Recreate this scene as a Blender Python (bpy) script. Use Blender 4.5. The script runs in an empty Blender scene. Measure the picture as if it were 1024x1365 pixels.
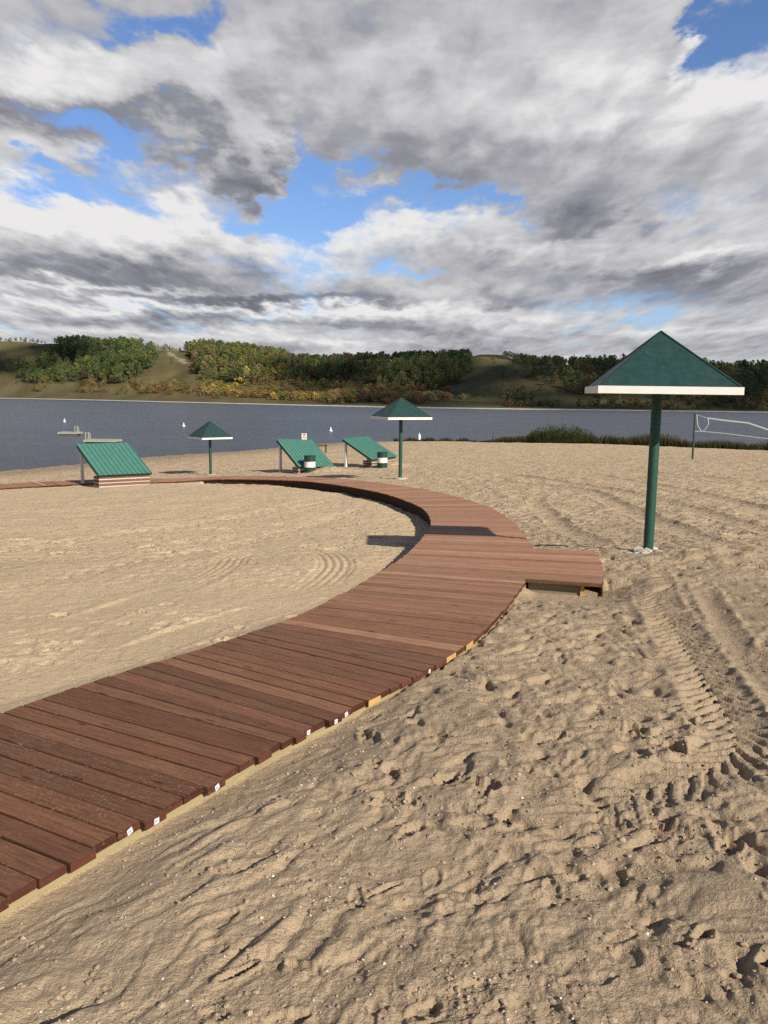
import bpy, math, random
import numpy as np
from mathutils import Vector, Matrix

R = math.radians
random.seed(7)
rng = np.random.default_rng(11)
scene = bpy.context.scene
COL = scene.collection

# ------------------------------------------------------------------ helpers
def tag(o, label=None, cat=None, group=None, kind=None):
    if label: o['label'] = label
    if cat: o['category'] = cat
    if group: o['group'] = group
    if kind: o['kind'] = kind
    return o

def empty(name, loc, rz=0.0, label=None, cat=None, group=None):
    o = bpy.data.objects.new(name, None)
    COL.objects.link(o)
    o.location = loc
    o.rotation_euler = (0, 0, rz)
    return tag(o, label, cat, group)

def np_mesh(name, verts, faces, mats, fmat=None, smooth=False, fcol=None, uvs=None, vattr=None):
    """faces: list/array of equal-length index rows (tris or quads)"""
    me = bpy.data.meshes.new(name)
    verts = np.asarray(verts, dtype=np.float32)
    faces = np.asarray(faces, dtype=np.int32)
    nf, k = faces.shape
    me.vertices.add(len(verts))
    me.vertices.foreach_set('co', verts.ravel())
    me.loops.add(nf * k)
    me.loops.foreach_set('vertex_index', faces.ravel())
    me.polygons.add(nf)
    me.polygons.foreach_set('loop_start', np.arange(nf, dtype=np.int32) * k)
    for m in mats: me.materials.append(m)
    if fmat is not None:
        me.polygons.foreach_set('material_index', np.asarray(fmat, dtype=np.int32))
    me.polygons.foreach_set('use_smooth', np.full(nf, smooth, dtype=bool))
    if fcol is not None:
        a = me.attributes.new('Col', 'FLOAT_COLOR', 'FACE')
        c = np.ones((nf, 4), dtype=np.float32); c[:, :3] = fcol
        a.data.foreach_set('color', c.ravel())
    if uvs is not None:
        u = me.uv_layers.new(name='UVMap')
        u.data.foreach_set('uv', np.asarray(uvs, dtype=np.float32).ravel())
    if vattr is not None:
        for an, vals in vattr.items():
            a = me.attributes.new(an, 'FLOAT', 'POINT')
            a.data.foreach_set('value', np.asarray(vals, dtype=np.float32))
    me.update(calc_edges=True)
    me.validate()
    return me

class MB:
    """collects convex pieces into ONE mesh"""
    def __init__(s): s.v = []; s.f = []; s.m = []; s.c = []
    def add(s, verts, faces, mi=0, col=(1, 1, 1)):
        b = len(s.v)
        s.v += [tuple(v) for v in verts]
        for f in faces:
            s.f.append([b + i for i in f]); s.m.append(mi); s.c.append(col)
    def box(s, c, size, rz=0.0, mi=0, col=(1, 1, 1), M=None):
        hx, hy, hz = size[0] / 2, size[1] / 2, size[2] / 2
        vs = [Vector((x, y, z)) for z in (-hz, hz) for x, y in ((-hx, -hy), (hx, -hy), (hx, hy), (-hx, hy))]
        rot = M if M is not None else Matrix.Rotation(rz, 3, 'Z')
        vs = [rot @ v + Vector(c) for v in vs]
        s.add(vs, [(3, 2, 1, 0), (4, 5, 6, 7), (0, 1, 5, 4), (1, 2, 6, 5), (2, 3, 7, 6), (3, 0, 4, 7)], mi, col)
    def beam(s, a, b, w, h, up=(0, 0, 1), mi=0, col=(1, 1, 1)):
        a, b = Vector(a), Vector(b)
        d = (b - a); L = d.length; d.normalize()
        side = d.cross(Vector(up))
        if side.length < 1e-5: side = d.cross(Vector((1, 0, 0)))
        side.normalize(); u = side.cross(d)
        M = Matrix((side, d, u)).transposed()
        s.box((a + b) / 2, (w, L, h), M=M, mi=mi, col=col)
    def tube(s, pts, rads, n=12, mi=0, col=(1, 1, 1), cap=True):
        pts = [Vector(p) for p in pts]
        if not hasattr(rads, '__len__'): rads = [rads] * len(pts)
        rings = []; b = len(s.v); vs = []
        for i, p in enumerate(pts):
            d = (pts[min(i + 1, len(pts) - 1)] - pts[max(i - 1, 0)]).normalized()
            ref = Vector((1, 0, 0)) if abs(d.x) < .8 else Vector((0, 1, 0))
            u = d.cross(ref).normalized(); w = d.cross(u)
            for k in range(n):
                a = 2 * math.pi * k / n
                vs.append(p + (u * math.cos(a) + w * math.sin(a)) * rads[i])
        fs = []
        for i in range(len(pts) - 1):
            for k in range(n):
                fs.append((i * n + k, i * n + (k + 1) % n, (i + 1) * n + (k + 1) % n, (i + 1) * n + k))
        if cap:
            fs.append(tuple(range(n))[::-1]); fs.append(tuple((len(pts) - 1) * n + k for k in range(n)))
        s.add(vs, fs, mi, col)
    def build(s, name, mats, parent=None, smooth=False, bevel=0.0, auto=False):
        me = bpy.data.meshes.new(name)
        me.from_pydata(s.v, [], s.f)
        if not isinstance(mats, (list, tuple)): mats = [mats]
        for m in mats: me.materials.append(m)
        me.polygons.foreach_set('material_index', s.m)
        a = me.attributes.new('Col', 'FLOAT_COLOR', 'FACE')
        cc = []
        for c in s.c: cc += [c[0], c[1], c[2], 1.0]
        a.data.foreach_set('color', cc)
        me.update()
        import bmesh
        bm = bmesh.new(); bm.from_mesh(me)
        bmesh.ops.recalc_face_normals(bm, faces=bm.faces)
        bm.to_mesh(me); bm.free()
        o = bpy.data.objects.new(name, me); COL.objects.link(o)
        if parent is not None: o.parent = parent
        if smooth or auto:
            me.polygons.foreach_set('use_smooth', [True] * len(me.polygons))
        if bevel > 0:
            bv = o.modifiers.new('bevel', 'BEVEL'); bv.width = bevel; bv.segments = 2; bv.limit_method = 'ANGLE'; bv.angle_limit = R(40)
        if auto:
            me.set_sharp_from_angle(angle=R(40))
        return o

# ------------------------------------------------------------------ node material helper
class NT:
    def __init__(s, tree): s.t = tree; s.n = tree.nodes; s.l = tree.links
    def node(s, typ, **kw):
        nd = s.n.new(typ)
        for k, v in kw.items(): setattr(nd, k, v)
        return nd
    def put(s, sock, v):
        if isinstance(v, bpy.types.NodeSocket): s.l.new(v, sock)
        elif v is not None: sock.default_value = v
    def math(s, op, a, b=None, c=None, clamp=False):
        nd = s.node('ShaderNodeMath', operation=op); nd.use_clamp = clamp
        for i, v in enumerate((a, b, c)):
            if v is not None: s.put(nd.inputs[i], v)
        return nd.outputs[0]
    def vmath(s, op, a, b=None):
        nd = s.node('ShaderNodeVectorMath', operation=op)
        s.put(nd.inputs[0], a)
        if b is not None: s.put(nd.inputs[1], b)
        return nd.outputs['Value'] if op in ('DOT_PRODUCT', 'LENGTH', 'DISTANCE') else nd.outputs[0]
    def noise(s, vec, scale, detail=4, rough=.55, dist=0.0, out='Fac', dim='3D'):
        nd = s.node('ShaderNodeTexNoise'); nd.noise_dimensions = dim
        if vec is not None: s.put(nd.inputs['Vector'], vec)
        nd.inputs['Scale'].default_value = scale; nd.inputs['Detail'].default_value = detail
        nd.inputs['Roughness'].default_value = rough; nd.inputs['Distortion'].default_value = dist
        return nd.outputs[out]
    def ramp(s, fac, stops, interp='LINEAR'):
        nd = s.node('ShaderNodeValToRGB'); cr = nd.color_ramp; cr.interpolation = interp
        while len(cr.elements) < len(stops): cr.elements.new(.5)
        for e, (p, c) in zip(cr.elements, stops):
            e.position = p; e.color = (c[0], c[1], c[2], 1) if hasattr(c, '__len__') else (c, c, c, 1)
        s.put(nd.inputs[0], fac)
        return nd.outputs[0]
    def mix(s, fac, a, b, blend='MIX'):
        nd = s.node('ShaderNodeMix', data_type='RGBA', blend_type=blend)
        s.put(nd.inputs[0], fac)
        for i, v in ((6, a), (7, b)):
            if isinstance(v, tuple) and len(v) == 3: v = (*v, 1)
            s.put(nd.inputs[i], v)
        return nd.outputs[2]
    def maprange(s, v, a, b, c=0.0, d=1.0, smooth=False):
        nd = s.node('ShaderNodeMapRange')
        if smooth: nd.interpolation_type = 'SMOOTHSTEP'
        s.put(nd.inputs[0], v)
        for i, x in enumerate((a, b, c, d)): nd.inputs[i + 1].default_value = x
        return nd.outputs[0]
    def mapping(s, vec, scale=(1, 1, 1), loc=(0, 0, 0), rot=(0, 0, 0)):
        nd = s.node('ShaderNodeMapping'); s.put(nd.inputs[0], vec)
        nd.inputs[1].default_value = loc; nd.inputs[2].default_value = rot; nd.inputs[3].default_value = scale
        return nd.outputs[0]
    def attr(s, name, out='Fac'):
        nd = s.node('ShaderNodeAttribute'); nd.attribute_name = name
        return nd.outputs[out]
    def geo(s): return s.node('ShaderNodeNewGeometry').outputs['Position']
    def obj(s): return s.node('ShaderNodeTexCoord').outputs['Object']
    def bump(s, h, strength=.5, dist=.01):
        nd = s.node('ShaderNodeBump'); nd.inputs['Strength'].default_value = strength
        nd.inputs['Distance'].default_value = dist; s.put(nd.inputs['Height'], h)
        return nd.outputs[0]

def mat(name, fn=None, base=(.5, .5, .5), rough=.6, spec=.3, metal=0.0):
    m = bpy.data.materials.new(name); m.use_nodes = True
    nt = NT(m.node_tree); b = m.node_tree.nodes['Principled BSDF']
    b.inputs['Base Color'].default_value = (*base, 1); b.inputs['Roughness'].default_value = rough
    b.inputs['Specular IOR Level'].default_value = spec; b.inputs['Metallic'].default_value = metal
    if fn: fn(nt, b)
    return m

def worn(c1, c2, scale=6, chip=None, chip_amt=.62, bump=.15, rough=.5):
    """paint with soft tone changes, scuffs and a faint surface relief"""
    def fn(nt, b):
        p = nt.obj()
        n = nt.noise(p, scale, 6, .6)
        col = nt.mix(nt.maprange(n, .3, .7), c1, c2)
        if chip is not None:
            n2 = nt.noise(nt.mapping(p, (1, 1, .5)), scale * 3.1, 5, .7)
            col = nt.mix(nt.maprange(n2, chip_amt, chip_amt + .06), col, chip)
        nt.l.new(col, b.inputs['Base Color'])
        r = nt.maprange(nt.noise(p, scale * 2, 3), .3, .7, rough - .1, rough + .15)
        nt.l.new(r, b.inputs['Roughness'])
        nt.l.new(nt.bump(nt.noise(p, scale * 9, 4), bump, .004), b.inputs['Normal'])
    return fn

# ------------------------------------------------------------------ numpy noise
_perm = np.random.default_rng(3).permutation(4096).astype(np.int32)
_ang = np.random.default_rng(4).random(4096) * 2 * np.pi
_gx, _gy = np.cos(_ang).astype(np.float32), np.sin(_ang).astype(np.float32)
def perlin(x, y, seed=0):
    xi = np.floor(x).astype(np.int32); yi = np.floor(y).astype(np.int32)
    xf = (x - xi).astype(np.float32); yf = (y - yi).astype(np.float32)
    u = xf * xf * xf * (xf * (xf * 6 - 15) + 10); v = yf * yf * yf * (yf * (yf * 6 - 15) + 10)
    def g(ix, iy, dx, dy):
        h = _perm[(ix + _perm[(iy + seed * 57) & 4095]) & 4095]
        return _gx[h] * dx + _gy[h] * dy
    n00 = g(xi, yi, xf, yf); n10 = g(xi + 1, yi, xf - 1, yf)
    n01 = g(xi, yi + 1, xf, yf - 1); n11 = g(xi + 1, yi + 1, xf - 1, yf - 1)
    a = n00 + u * (n10 - n00); b = n01 + u * (n11 - n01)
    return (a + v * (b - a)) * 1.5
def sstep(a, b, x):
    t = np.clip((x - a) / (b - a), 0, 1); return t * t * (3 - 2 * t)

# ------------------------------------------------------------------ terrain (thin plate spline through surveyed points)
WATER = -3.0
def plane(x, y): return .345 - .05 * y + .036 * x
_anch = [(x, y, plane(x, y)) for x, y in
         ((0, 0), (-6, 2), (6, 2), (0, 6), (7, 7), (-7, 8), (3.84, 11.87), (12, 14), (-10, 18), (.64, 34.22), (12, 28), (0, 18), (6, 22),
          (17.4, 47.03), (-8.49, 40.57), (-13.2, 37), (-15, 28), (0, -10), (-14, -6), (14, -6), (25, 20), (30, 45), (4, 47.5), (-22, 12))]
_anch = [q for q in _anch if q[:2] != (0, 18)]
_anch += [(1.4, 9.0, -.08), (1.3, 15.0, -.55), (.9, 18.5, -.80), (-4, 15, -.70), (-.5, 12.5, -.36), (3.5, 17, -.52), (0, 24, -1.0)]
_anch += [(-5.3, 41.3, -1.91), (-2.2, 46.5, -2.06), (-3.7, 43, -1.94)]
_anch += [(x, y, WATER) for x, y in ((-24.45, 52.76), (-21.88, 58.75), (-19.03, 65.41), (-14.88, 70.98), (-10.11, 78.66), (-4.94, 87.38), (.59, 91), (7.3, 92), (15, 90), (23, 88), (30, 84), (36, 80))]
_anch += [(x, y, -2.5) for x, y in ((9.32, 81.5), (13.7, 81.5), (20.85, 80.7), (26.8, 77), (32.2, 73.5), (44, 66))]
_anch += [(50, 74, WATER), (64, 64, WATER), (-28, 45, WATER), (-36, 34, WATER), (-50, 20, WATER)]
_anch += [(x, y, -4.6) for x, y in ((-40, 60), (-34, 74), (-24, 90), (-8, 104), (8, 108), (26, 104), (45, 96), (66, 84), (-52, 40))]
_anch += [(60, 0, 2.0), (-60, -10, -1.0), (0, -60, 3.5), (60, -60, 4), (-60, -60, 1.5), (70, 40, -1.2)]
_A = np.array(_anch, dtype=np.float64)
def _k(r2): return np.where(r2 > 1e-12, .5 * r2 * np.log(np.maximum(r2, 1e-12)), 0)
_n = len(_A)
_K = _k((_A[:, None, 0] - _A[None, :, 0]) ** 2 + (_A[:, None, 1] - _A[None, :, 1]) ** 2) + np.eye(_n) * 1.5
_P = np.c_[np.ones(_n), _A[:, :2]]
_S = np.block([[_K, _P], [_P.T, np.zeros((3, 3))]])
_w = np.linalg.solve(_S, np.r_[_A[:, 2], 0, 0, 0])
def T(x, y):
    x = np.asarray(x, dtype=np.float64); y = np.asarray(y, dtype=np.float64)
    z = _w[_n] + _w[_n + 1] * x + _w[_n + 2] * y
    for i in range(_n):
        z = z + _w[i] * _k((x - _A[i, 0]) ** 2 + (y - _A[i, 1]) ** 2)
    return np.maximum(z, -6.0)
def Tz(x, y): return float(T(x, y))

# ------------------------------------------------------------------ boardwalk path (inner edge, world metres)
INNER = [(-3.9, 2.2), (-3.1, 3.62), (-2.37, 4.93), (-1.96, 5.65), (-1.39, 6.48), (-.77, 7.52), (-.06, 9.57), (.45, 11.75), (.87, 15.5), (1.0, 17.16), (.99, 19.7),
         (.58, 22.22), (-.28, 25.36), (-1.91, 29.15), (-3.51, 31.71), (-6.5, 34.0), (-9.79, 35.0), (-12.6, 35.2), (-15.2, 33.4), (-18.5, 29.5), (-22, 24)]
def catmull(P, n=24):
    P = np.array(P, float); out = []
    for i in range(len(P) - 1):
        p0 = P[max(i - 1, 0)]; p1 = P[i]; p2 = P[i + 1]; p3 = P[min(i + 2, len(P) - 1)]
        for k in range(n):
            t = k / n
            out.append(.5 * (2 * p1 + (p2 - p0) * t + (2 * p0 - 5 * p1 + 4 * p2 - p3) * t * t + (3 * p1 - p0 - 3 * p2 + p3) * t ** 3))
    out.append(P[-1]); return np.array(out)
def resample(P, step):
    d = np.r_[0, np.cumsum(np.hypot(*np.diff(P, axis=0).T))]
    s = np.arange(0, d[-1], step)
    return np.c_[np.interp(s, d, P[:, 0]), np.interp(s, d, P[:, 1])]
BW = resample(catmull(INNER), .05)
for _ in range(30):
    BW[1:-1] = (BW[:-2] + 2 * BW[1:-1] + BW[2:]) / 4
BT = np.gradient(BW, axis=0); BT /= np.hypot(BT[:, 0], BT[:, 1])[:, None]
BN = np.c_[BT[:, 1], -BT[:, 0]]
far_i = np.arange(len(BW)) * .05
BWID = 1.72 - .05 * sstep(5.2, 8.6, BW[:, 1])
_off = .10 + .10 * np.clip((BW[:, 1] - 6) / 5, 0, 1)
_i_far = BW[:, 0] < -8
_off = np.where(_i_far, .10, _off)
BZ = T(BW[:, 0], BW[:, 1]) + _off
for _ in range(400):
    BZ[1:-1] = (BZ[:-2] + 2 * BZ[1:-1] + BZ[2:]) / 4
BS = np.r_[0, np.cumsum(np.hypot(*np.diff(BW, axis=0).T))]

# side platform interval along the walk (between its front and back edge)
def s_at_outer(px, py):
    Rr = BW + BN * BWID[:, None]
    return BS[np.argmin((Rr[:, 0] - px) ** 2 + (Rr[:, 1] - py) ** 2)]
S_F, S_B = s_at_outer(1.60, 9.45), s_at_outer(2.03, 11.85)
EXT = .85

# ------------------------------------------------------------------ MATERIALS
def sand_fn(nt, b):
    p = nt.geo()
    damp = nt.attr('damp')
    n1 = nt.noise(p, 1.1, 5, .6); n2 = nt.noise(p, 9, 5, .65); n3 = nt.noise(p, 170, 3, .7); n4 = nt.noise(p, 45, 4, .7)
    c = nt.mix(nt.maprange(n1, .3, .7), (.68, .515, .325), (.75, .575, .372))
    c = nt.mix(damp, c, (.405, .308, .207))
    c = nt.mix(nt.maprange(n2, .45, .8, 0, .45), c, (.36, .268, .18))
    c = nt.mix(nt.maprange(n4, .58, .75, 0, .3), c, (.30, .225, .16))
    c = nt.mix(nt.maprange(n3, .60, .70, 0, .6), c, (.76, .65, .50))
    c = nt.mix(nt.maprange(n3, .30, .42, .75, 0), c, (.17, .115, .07))
    nt.l.new(c, b.inputs['Base Color'])
    # trampled dimples farther off than the sculpted sheet can carry them
    fp = nt.noise(nt.mapping(p, (1, .8, 1)), 4.6, 3, .6, .6); fq = nt.noise(p, 1.7, 3, .6)
    pits = nt.math('MULTIPLY', nt.maprange(fp, .36, .50, -1, 0, True), nt.maprange(fq, .38, .58, .25, 1))
    lump = nt.math('MULTIPLY_ADD', fq, .9, nt.math('MULTIPLY', pits, .9))
    farb = nt.attr('farb')
    h = nt.math('ADD', nt.math('MULTIPLY', n3, .4), nt.math('ADD', nt.math('MULTIPLY', n4, .9), nt.math('MULTIPLY', nt.noise(p, 16, 4, .7), 1.6)))
    bn = nt.node('ShaderNodeBump'); bn.inputs['Distance'].default_value = .11; nt.put(bn.inputs['Strength'], farb); nt.put(bn.inputs['Height'], lump)
    b2 = nt.node('ShaderNodeBump'); b2.inputs['Distance'].default_value = .014; b2.inputs['Strength'].default_value = .9; nt.put(b2.inputs['Height'], h); nt.l.new(bn.outputs[0], b2.inputs['Normal'])
    nt.l.new(b2.outputs[0], b.inputs['Normal'])
M_SAND = mat('sand', sand_fn, rough=.95, spec=.08)

def wood_fn(nt, b):
    uv = nt.node('ShaderNodeUVMap').outputs[0]
    col = nt.attr('Col', 'Color')
    g1 = nt.noise(nt.mapping(uv, (1.3, 30, 1)), 2.2, 8, .7, .8)
    g2 = nt.noise(nt.mapping(uv, (5, 150, 1)), 2.0, 5, .7)
    blot = nt.noise(nt.mapping(uv, (3.0, 8, 1)), 2.6, 6, .7)
    c = nt.mix(nt.maprange(g1, .42, .62, 0, .8), col, nt.mix(1.0, col, (.48, .44, .42), 'MULTIPLY'))
    c = nt.mix(nt.maprange(g2, .55, .72, 0, .45), c, nt.mix(1.0, col, (1.9, 1.9, 1.9), 'MULTIPLY'))
    c = nt.mix(nt.maprange(blot, .5, .72, 0, .5), c, nt.mix(1.0, col, (.55, .52, .52), 'MULTIPLY'))
    vo = nt.node('ShaderNodeTexVoronoi'); nt.put(vo.inputs['Vector'], nt.mapping(uv, (2.0, 9, 1))); vo.inputs['Scale'].default_value = 1.0
    c = nt.mix(nt.maprange(vo.outputs['Distance'], .05, .12, .8, 0), c, (.03, .013, .010))
    # pale scuffs, drifted sand caught in the grain
    sc = nt.noise(nt.mapping(uv, (4.0, 13, 1)), 2.1, 8, .8)
    c = nt.mix(nt.maprange(sc, .63, .70, 0, .55), c, (.42, .29, .22))
    gr = nt.noise(nt.geo(), 55, 4, .8); dust = nt.noise(nt.geo(), 1.6, 4, .6)
    c = nt.mix(nt.math('MULTIPLY', nt.maprange(gr, .56, .66), nt.maprange(dust, .42, .68, .05, .7)), c, (.46, .35, .24))
    nt.l.new(c, b.inputs['Base Color'])
    nt.l.new(nt.maprange(g1, .3, .7, .62, .85), b.inputs['Roughness'])
    nt.l.new(nt.bump(nt.math('ADD', nt.math('MULTIPLY', g1, 1.0), nt.math('MULTIPLY', g2, .6)), .6, .004), b.inputs['Normal'])
M_DECK = mat('stained_deck', wood_fn, rough=.7, spec=.15)
M_SKIRT_SHADE = mat('shade_toned_skirt', None, base=(.05, .028, .02), rough=.8, spec=.1)  # inner stringer's shade put into a darker brown than the other stringers
M_SCREW = mat('screw_head', None, base=(.03, .027, .025), rough=.5, spec=.4)
def raw_fn(c1, c2, stretch=(14, 14, 2)):
    def fn(nt, b):
        p = nt.obj()
        g = nt.noise(nt.mapping(p, stretch), 3, 5, .65)
        n = nt.noise(p, 2.2, 4)
        c = nt.mix(nt.maprange(g, .3, .7), c1, c2)
        c = nt.mix(nt.maprange(n, .5, .75, 0, .5), c, tuple(v * .6 for v in c2))
        nt.l.new(c, b.inputs['Base Color'])
        nt.l.new(nt.bump(g, .3, .004), b.inputs['Normal'])
    return fn
M_TREATED = mat('treated_timber', raw_fn((.40, .33, .17), (.30, .26, .15), (2, 2, 22)), rough=.8, spec=.15)
M_GREYTIMBER = mat('grey_green_timber', raw_fn((.27, .245, .165), (.20, .19, .13), (2, 2, 22)), rough=.85, spec=.1)
M_YELLOW = mat('fresh_cut_timber', raw_fn((.62, .40, .14), (.52, .32, .11)), rough=.75, spec=.15)
M_PAPER = mat('white_tag', worn((.80, .80, .82), (.62, .64, .70), 60), rough=.6)
M_INK = mat('tag_ink', worn((.25, .27, .33), (.15, .16, .2), 60), rough=.6)
M_GREEN = mat('green_roof_paint', worn((.0165, .050, .046), (.021, .062, .057), 5, (.17, .25, .22), .66), rough=.42, spec=.4)
M_GREENPOLE = mat('green_pole_paint', worn((.012, .060, .042), (.017, .076, .054), 9, (.13, .17, .14), .66), rough=.38, spec=.45)
M_WHITE = mat('white_paint', worn((.82, .80, .76), (.74, .71, .66), 7, (.45, .38, .30), .74), rough=.55)
M_SHEET = mat('green_sheet_metal', worn((.072, .205, .165), (.088, .240, .195), 3, (.16, .33, .27), .68), rough=.5, spec=.35)
M_UNDER = mat('weathered_underside', worn((.16, .13, .10), (.11, .09, .07), 6), rough=.85)
M_CONC = mat('rough_concrete', worn((.56, .52, .45), (.40, .36, .30), 14, (.72, .69, .63), .6, .8), rough=.9, spec=.1)
M_DRUM = mat('green_drum_paint', worn((.009, .040, .028), (.013, .055, .038), 8, (.15, .18, .15), .72), rough=.4, spec=.4)
M_ROPE = mat('white_webbing', worn((.78, .78, .76), (.62, .62, .60), 20), rough=.8)
M_POSTDARK = mat('weathered_post', raw_fn((.10, .075, .055), (.06, .045, .035)), rough=.9, spec=.1)
M_RAFT = mat('grey_raft_boards', raw_fn((.46, .45, .36), (.34, .34, .27)), rough=.85, spec=.1)
M_BUOY = mat('white_buoy_plastic', worn((.82, .82, .82), (.7, .7, .7), 5), rough=.4)
M_SIGNW = mat('sign_face', worn((.78, .72, .70), (.66, .60, .60), 8), rough=.5)
M_SIGNR = mat('sign_red', worn((.50, .27, .27), (.42, .22, .22), 8), rough=.5)
M_SIGNK = mat('sign_black', worn((.03, .03, .035), (.05, .05, .05), 8), rough=.5)
def colfn(var=.5, sub=0.0):
    def fn(nt, b):
        c = nt.attr('Col', 'Color')
        nt.l.new(c, b.inputs['Base Color'])
        if sub:
            tr = nt.node('ShaderNodeBsdfTranslucent'); nt.l.new(c, tr.inputs['Color'])
            mx = nt.node('ShaderNodeMixShader'); mx.inputs[0].default_value = sub
            nt.l.new(b.outputs[0], mx.inputs[1]); nt.l.new(tr.outputs[0], mx.inputs[2])
            nt.l.new(mx.outputs[0], nt.n['Material Output'].inputs['Surface'])
    return fn
M_LEAF = mat('foliage', colfn(.5, .5), rough=.75, spec=.1)
M_BARK = mat('bark', worn((.16, .135, .11), (.09, .075, .06), 4), rough=.9, spec=.05)
def stone_fn(nt, b):
    c = nt.attr('Col', 'Color'); n = nt.noise(nt.geo(), 90, 3)
    nt.l.new(nt.mix(nt.maprange(n, .4, .7, 0, .4), c, nt.mix(1.0, c, (.5, .5, .5), 'MULTIPLY')), b.inputs['Base Color'])
M_STONE = mat('pebble', stone_fn, rough=.8, spec=.15)
M_LOG = mat('log_wall', colfn(), rough=.85, spec=.1)

# ------------------------------------------------------------------ SAND SHEET
NR, NA = 1350, 820
rr = np.exp(np.linspace(math.log(1.5), math.log(140), NR))
az_f = np.linspace(R(-37), R(37), NA)
az_s = np.linspace(R(37), R(323), 96)[1:-1]
azs = np.r_[az_f, az_s]
NAZ = len(azs)
GX = (rr[:, None] * np.sin(azs)[None, :]).astype(np.float64)
GY = (rr[:, None] * np.cos(azs)[None, :]).astype(np.float64)
x = GX.ravel(); y = GY.ravel(); r = np.repeat(rr, NAZ)
base = T(x, y)
step = r * .0034
def amp(lam): return sstep(1.6, 4.0, lam / step)   # fade octaves the sheet cannot carry

# lateral position relative to the boardwalk (nearest inner-edge sample)
dlat = np.full(x.shape, 99.0); zdeck = np.zeros(x.shape); yw = np.zeros(x.shape); sw = np.zeros(x.shape)
box = np.where((x > -24) & (x < 6) & (y > 0) & (y < 40))[0]
try:
    from mathutils.kdtree import KDTree
except Exception:
    KDTree = None
C = 60000
sub = BW[::2]
for k in range(0, len(box), C):
    ii = box[k:k + C]
    # coarse-to-fine nearest search
    d2 = (x[ii, None] - sub[None, ::8, 0]) ** 2 + (y[ii, None] - sub[None, ::8, 1]) ** 2
    j0 = np.argmin(d2, 1) * 8
    best = np.full(len(ii), 1e9); bj = np.zeros(len(ii), int)
    for o in range(-9, 10):
        j = np.clip(j0 + o, 0, len(sub) - 1)
        d = (x[ii] - sub[j, 0]) ** 2 + (y[ii] - sub[j, 1]) ** 2
        m = d < best; best[m] = d[m]; bj[m] = j[m]
    J = bj * 2
    lat = (x[ii] - BW[J, 0]) * BN[J, 0] + (y[ii] - BW[J, 1]) * BN[J, 1]
    near = np.sqrt(best) < 6
    dlat[ii] = np.where(near, lat, 99 * np.sign(lat))
    zdeck[ii] = BZ[J]; yw[ii] = BW[J, 1]; sw[ii] = BS[J]
wloc = 1.72 - .05 * sstep(5.2, 8.6, yw)

inside = (dlat < 0)                               # inner (left) field, smoother and paler
right = (dlat > 0)
rough = np.where(inside, .62, 1.0)
rough = rough * (1 - .35 * sstep(24, 60, r))
# smoothed swath hugging the inner edge near the viewer
sw_sm = sstep(-1.4, -.5, dlat) * (1 - sstep(-.02, .0, dlat)) * sstep(14, 7, y)
rough = rough * (1 - .75 * np.where(inside, sw_sm, 0))
patch = sstep(-.25, .35, perlin(x / 2.6, y / 2.6, 9))
rough = rough * (.45 + .55 * patch)

h = np.zeros_like(x)
wx = x + .12 * perlin(x / .5, y / .5, 21); wy = y + .12 * perlin(x / .5 + 7, y / .5, 22)
h += .030 * perlin(x / 1.7, y / 1.7, 1)
h += rough * .018 * amp(.75) * perlin(wx / .75, wy / .75, 2)
h += rough * .011 * amp(.36) * perlin(wx / .36, wy / .36, 3)
n4 = perlin(wx / .19, wy / .19, 4)
churn = rough * np.where(inside, .55, 1) * sstep(2.2, 4.0, y + .5 * perlin(x / .8, y / .8, 23) + .6 * np.clip(x, -1, 2))
h += churn * (amp(.24) * .020 * (np.abs(perlin(wx / .24, wy / .24, 24)) - .3) + amp(.13) * .020 * (.3 - np.abs(perlin(wx / .13, wy / .13, 25))))
h += rough * .012 * amp(.19) * n4
n5 = perlin(wx / .10, wy / .10, 5)
h += rough * .015 * amp(.10) * (np.abs(n5) - .3) * np.where(inside, .5, 1)
h += rough * .004 * amp(.10) * n5
h += (.25 + .75 * rough) * .0085 * amp(.052) * (np.abs(perlin(wx / .052, wy / .052, 6)) - .3)
h += (.25 + .75 * rough) * .0045 * amp(.026) * 1.4 * (np.abs(perlin(x / .026, y / .026, 7)) - .3)
# kicked-up clods and pits
nc = perlin(wx / .23 + 31, wy / .23, 12); nd = perlin(wx / .15, wy / .15 + 13, 13)
h += rough * amp(.23) * (.0 * np.clip(nc - .34, 0, 1) - .045 * np.clip(-nc - .34, 0, 1))
h += churn * amp(.15) * (.02 * np.clip(nd - .34, 0, 1) - np.minimum(.13 * np.clip(-nd - .24, 0, 1), .032))
# far beach: coarse churned lumps
fl = sstep(12, 22, r)
h += fl * .05 * amp(.55) * (np.abs(perlin(x / .55, y / .55, 14)) - .25) * np.where(inside, .25, 1)
h += fl * .05 * amp(1.3) * (np.abs(perlin(x / 1.3, y / 1.3, 15)) - .25) * np.where(inside, .2, 1)

# wind/flow ridges in the left foreground (run along the boardwalk)
dirv = np.array([.56, .83]); a_ = x * dirv[0] + y * dirv[1]; c_ = x * dirv[1] - y * dirv[0]
c_ = c_ + .10 * perlin(a_ / .42, c_ / .35, 17) + .03 * perlin(a_ / .15, c_ / .15, 27)
mk = sstep(.35, .6, dlat - wloc + .35) * (1 - sstep(-.1, .9, x)) * (1 - sstep(4.2, 5.2, y)) * np.where(right, 1, 0)
rid = perlin(a_ / .46, c_ / .12, 18)
mk = mk * (.35 + .65 * sstep(-.2, .25, perlin(x / .5, y / .5, 28)))
h += mk * (.036 * np.clip(rid - .02, 0, 1) ** .8 - .010)
h += mk * .012 * perlin(a_ / .30, c_ / .05, 19)

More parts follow.
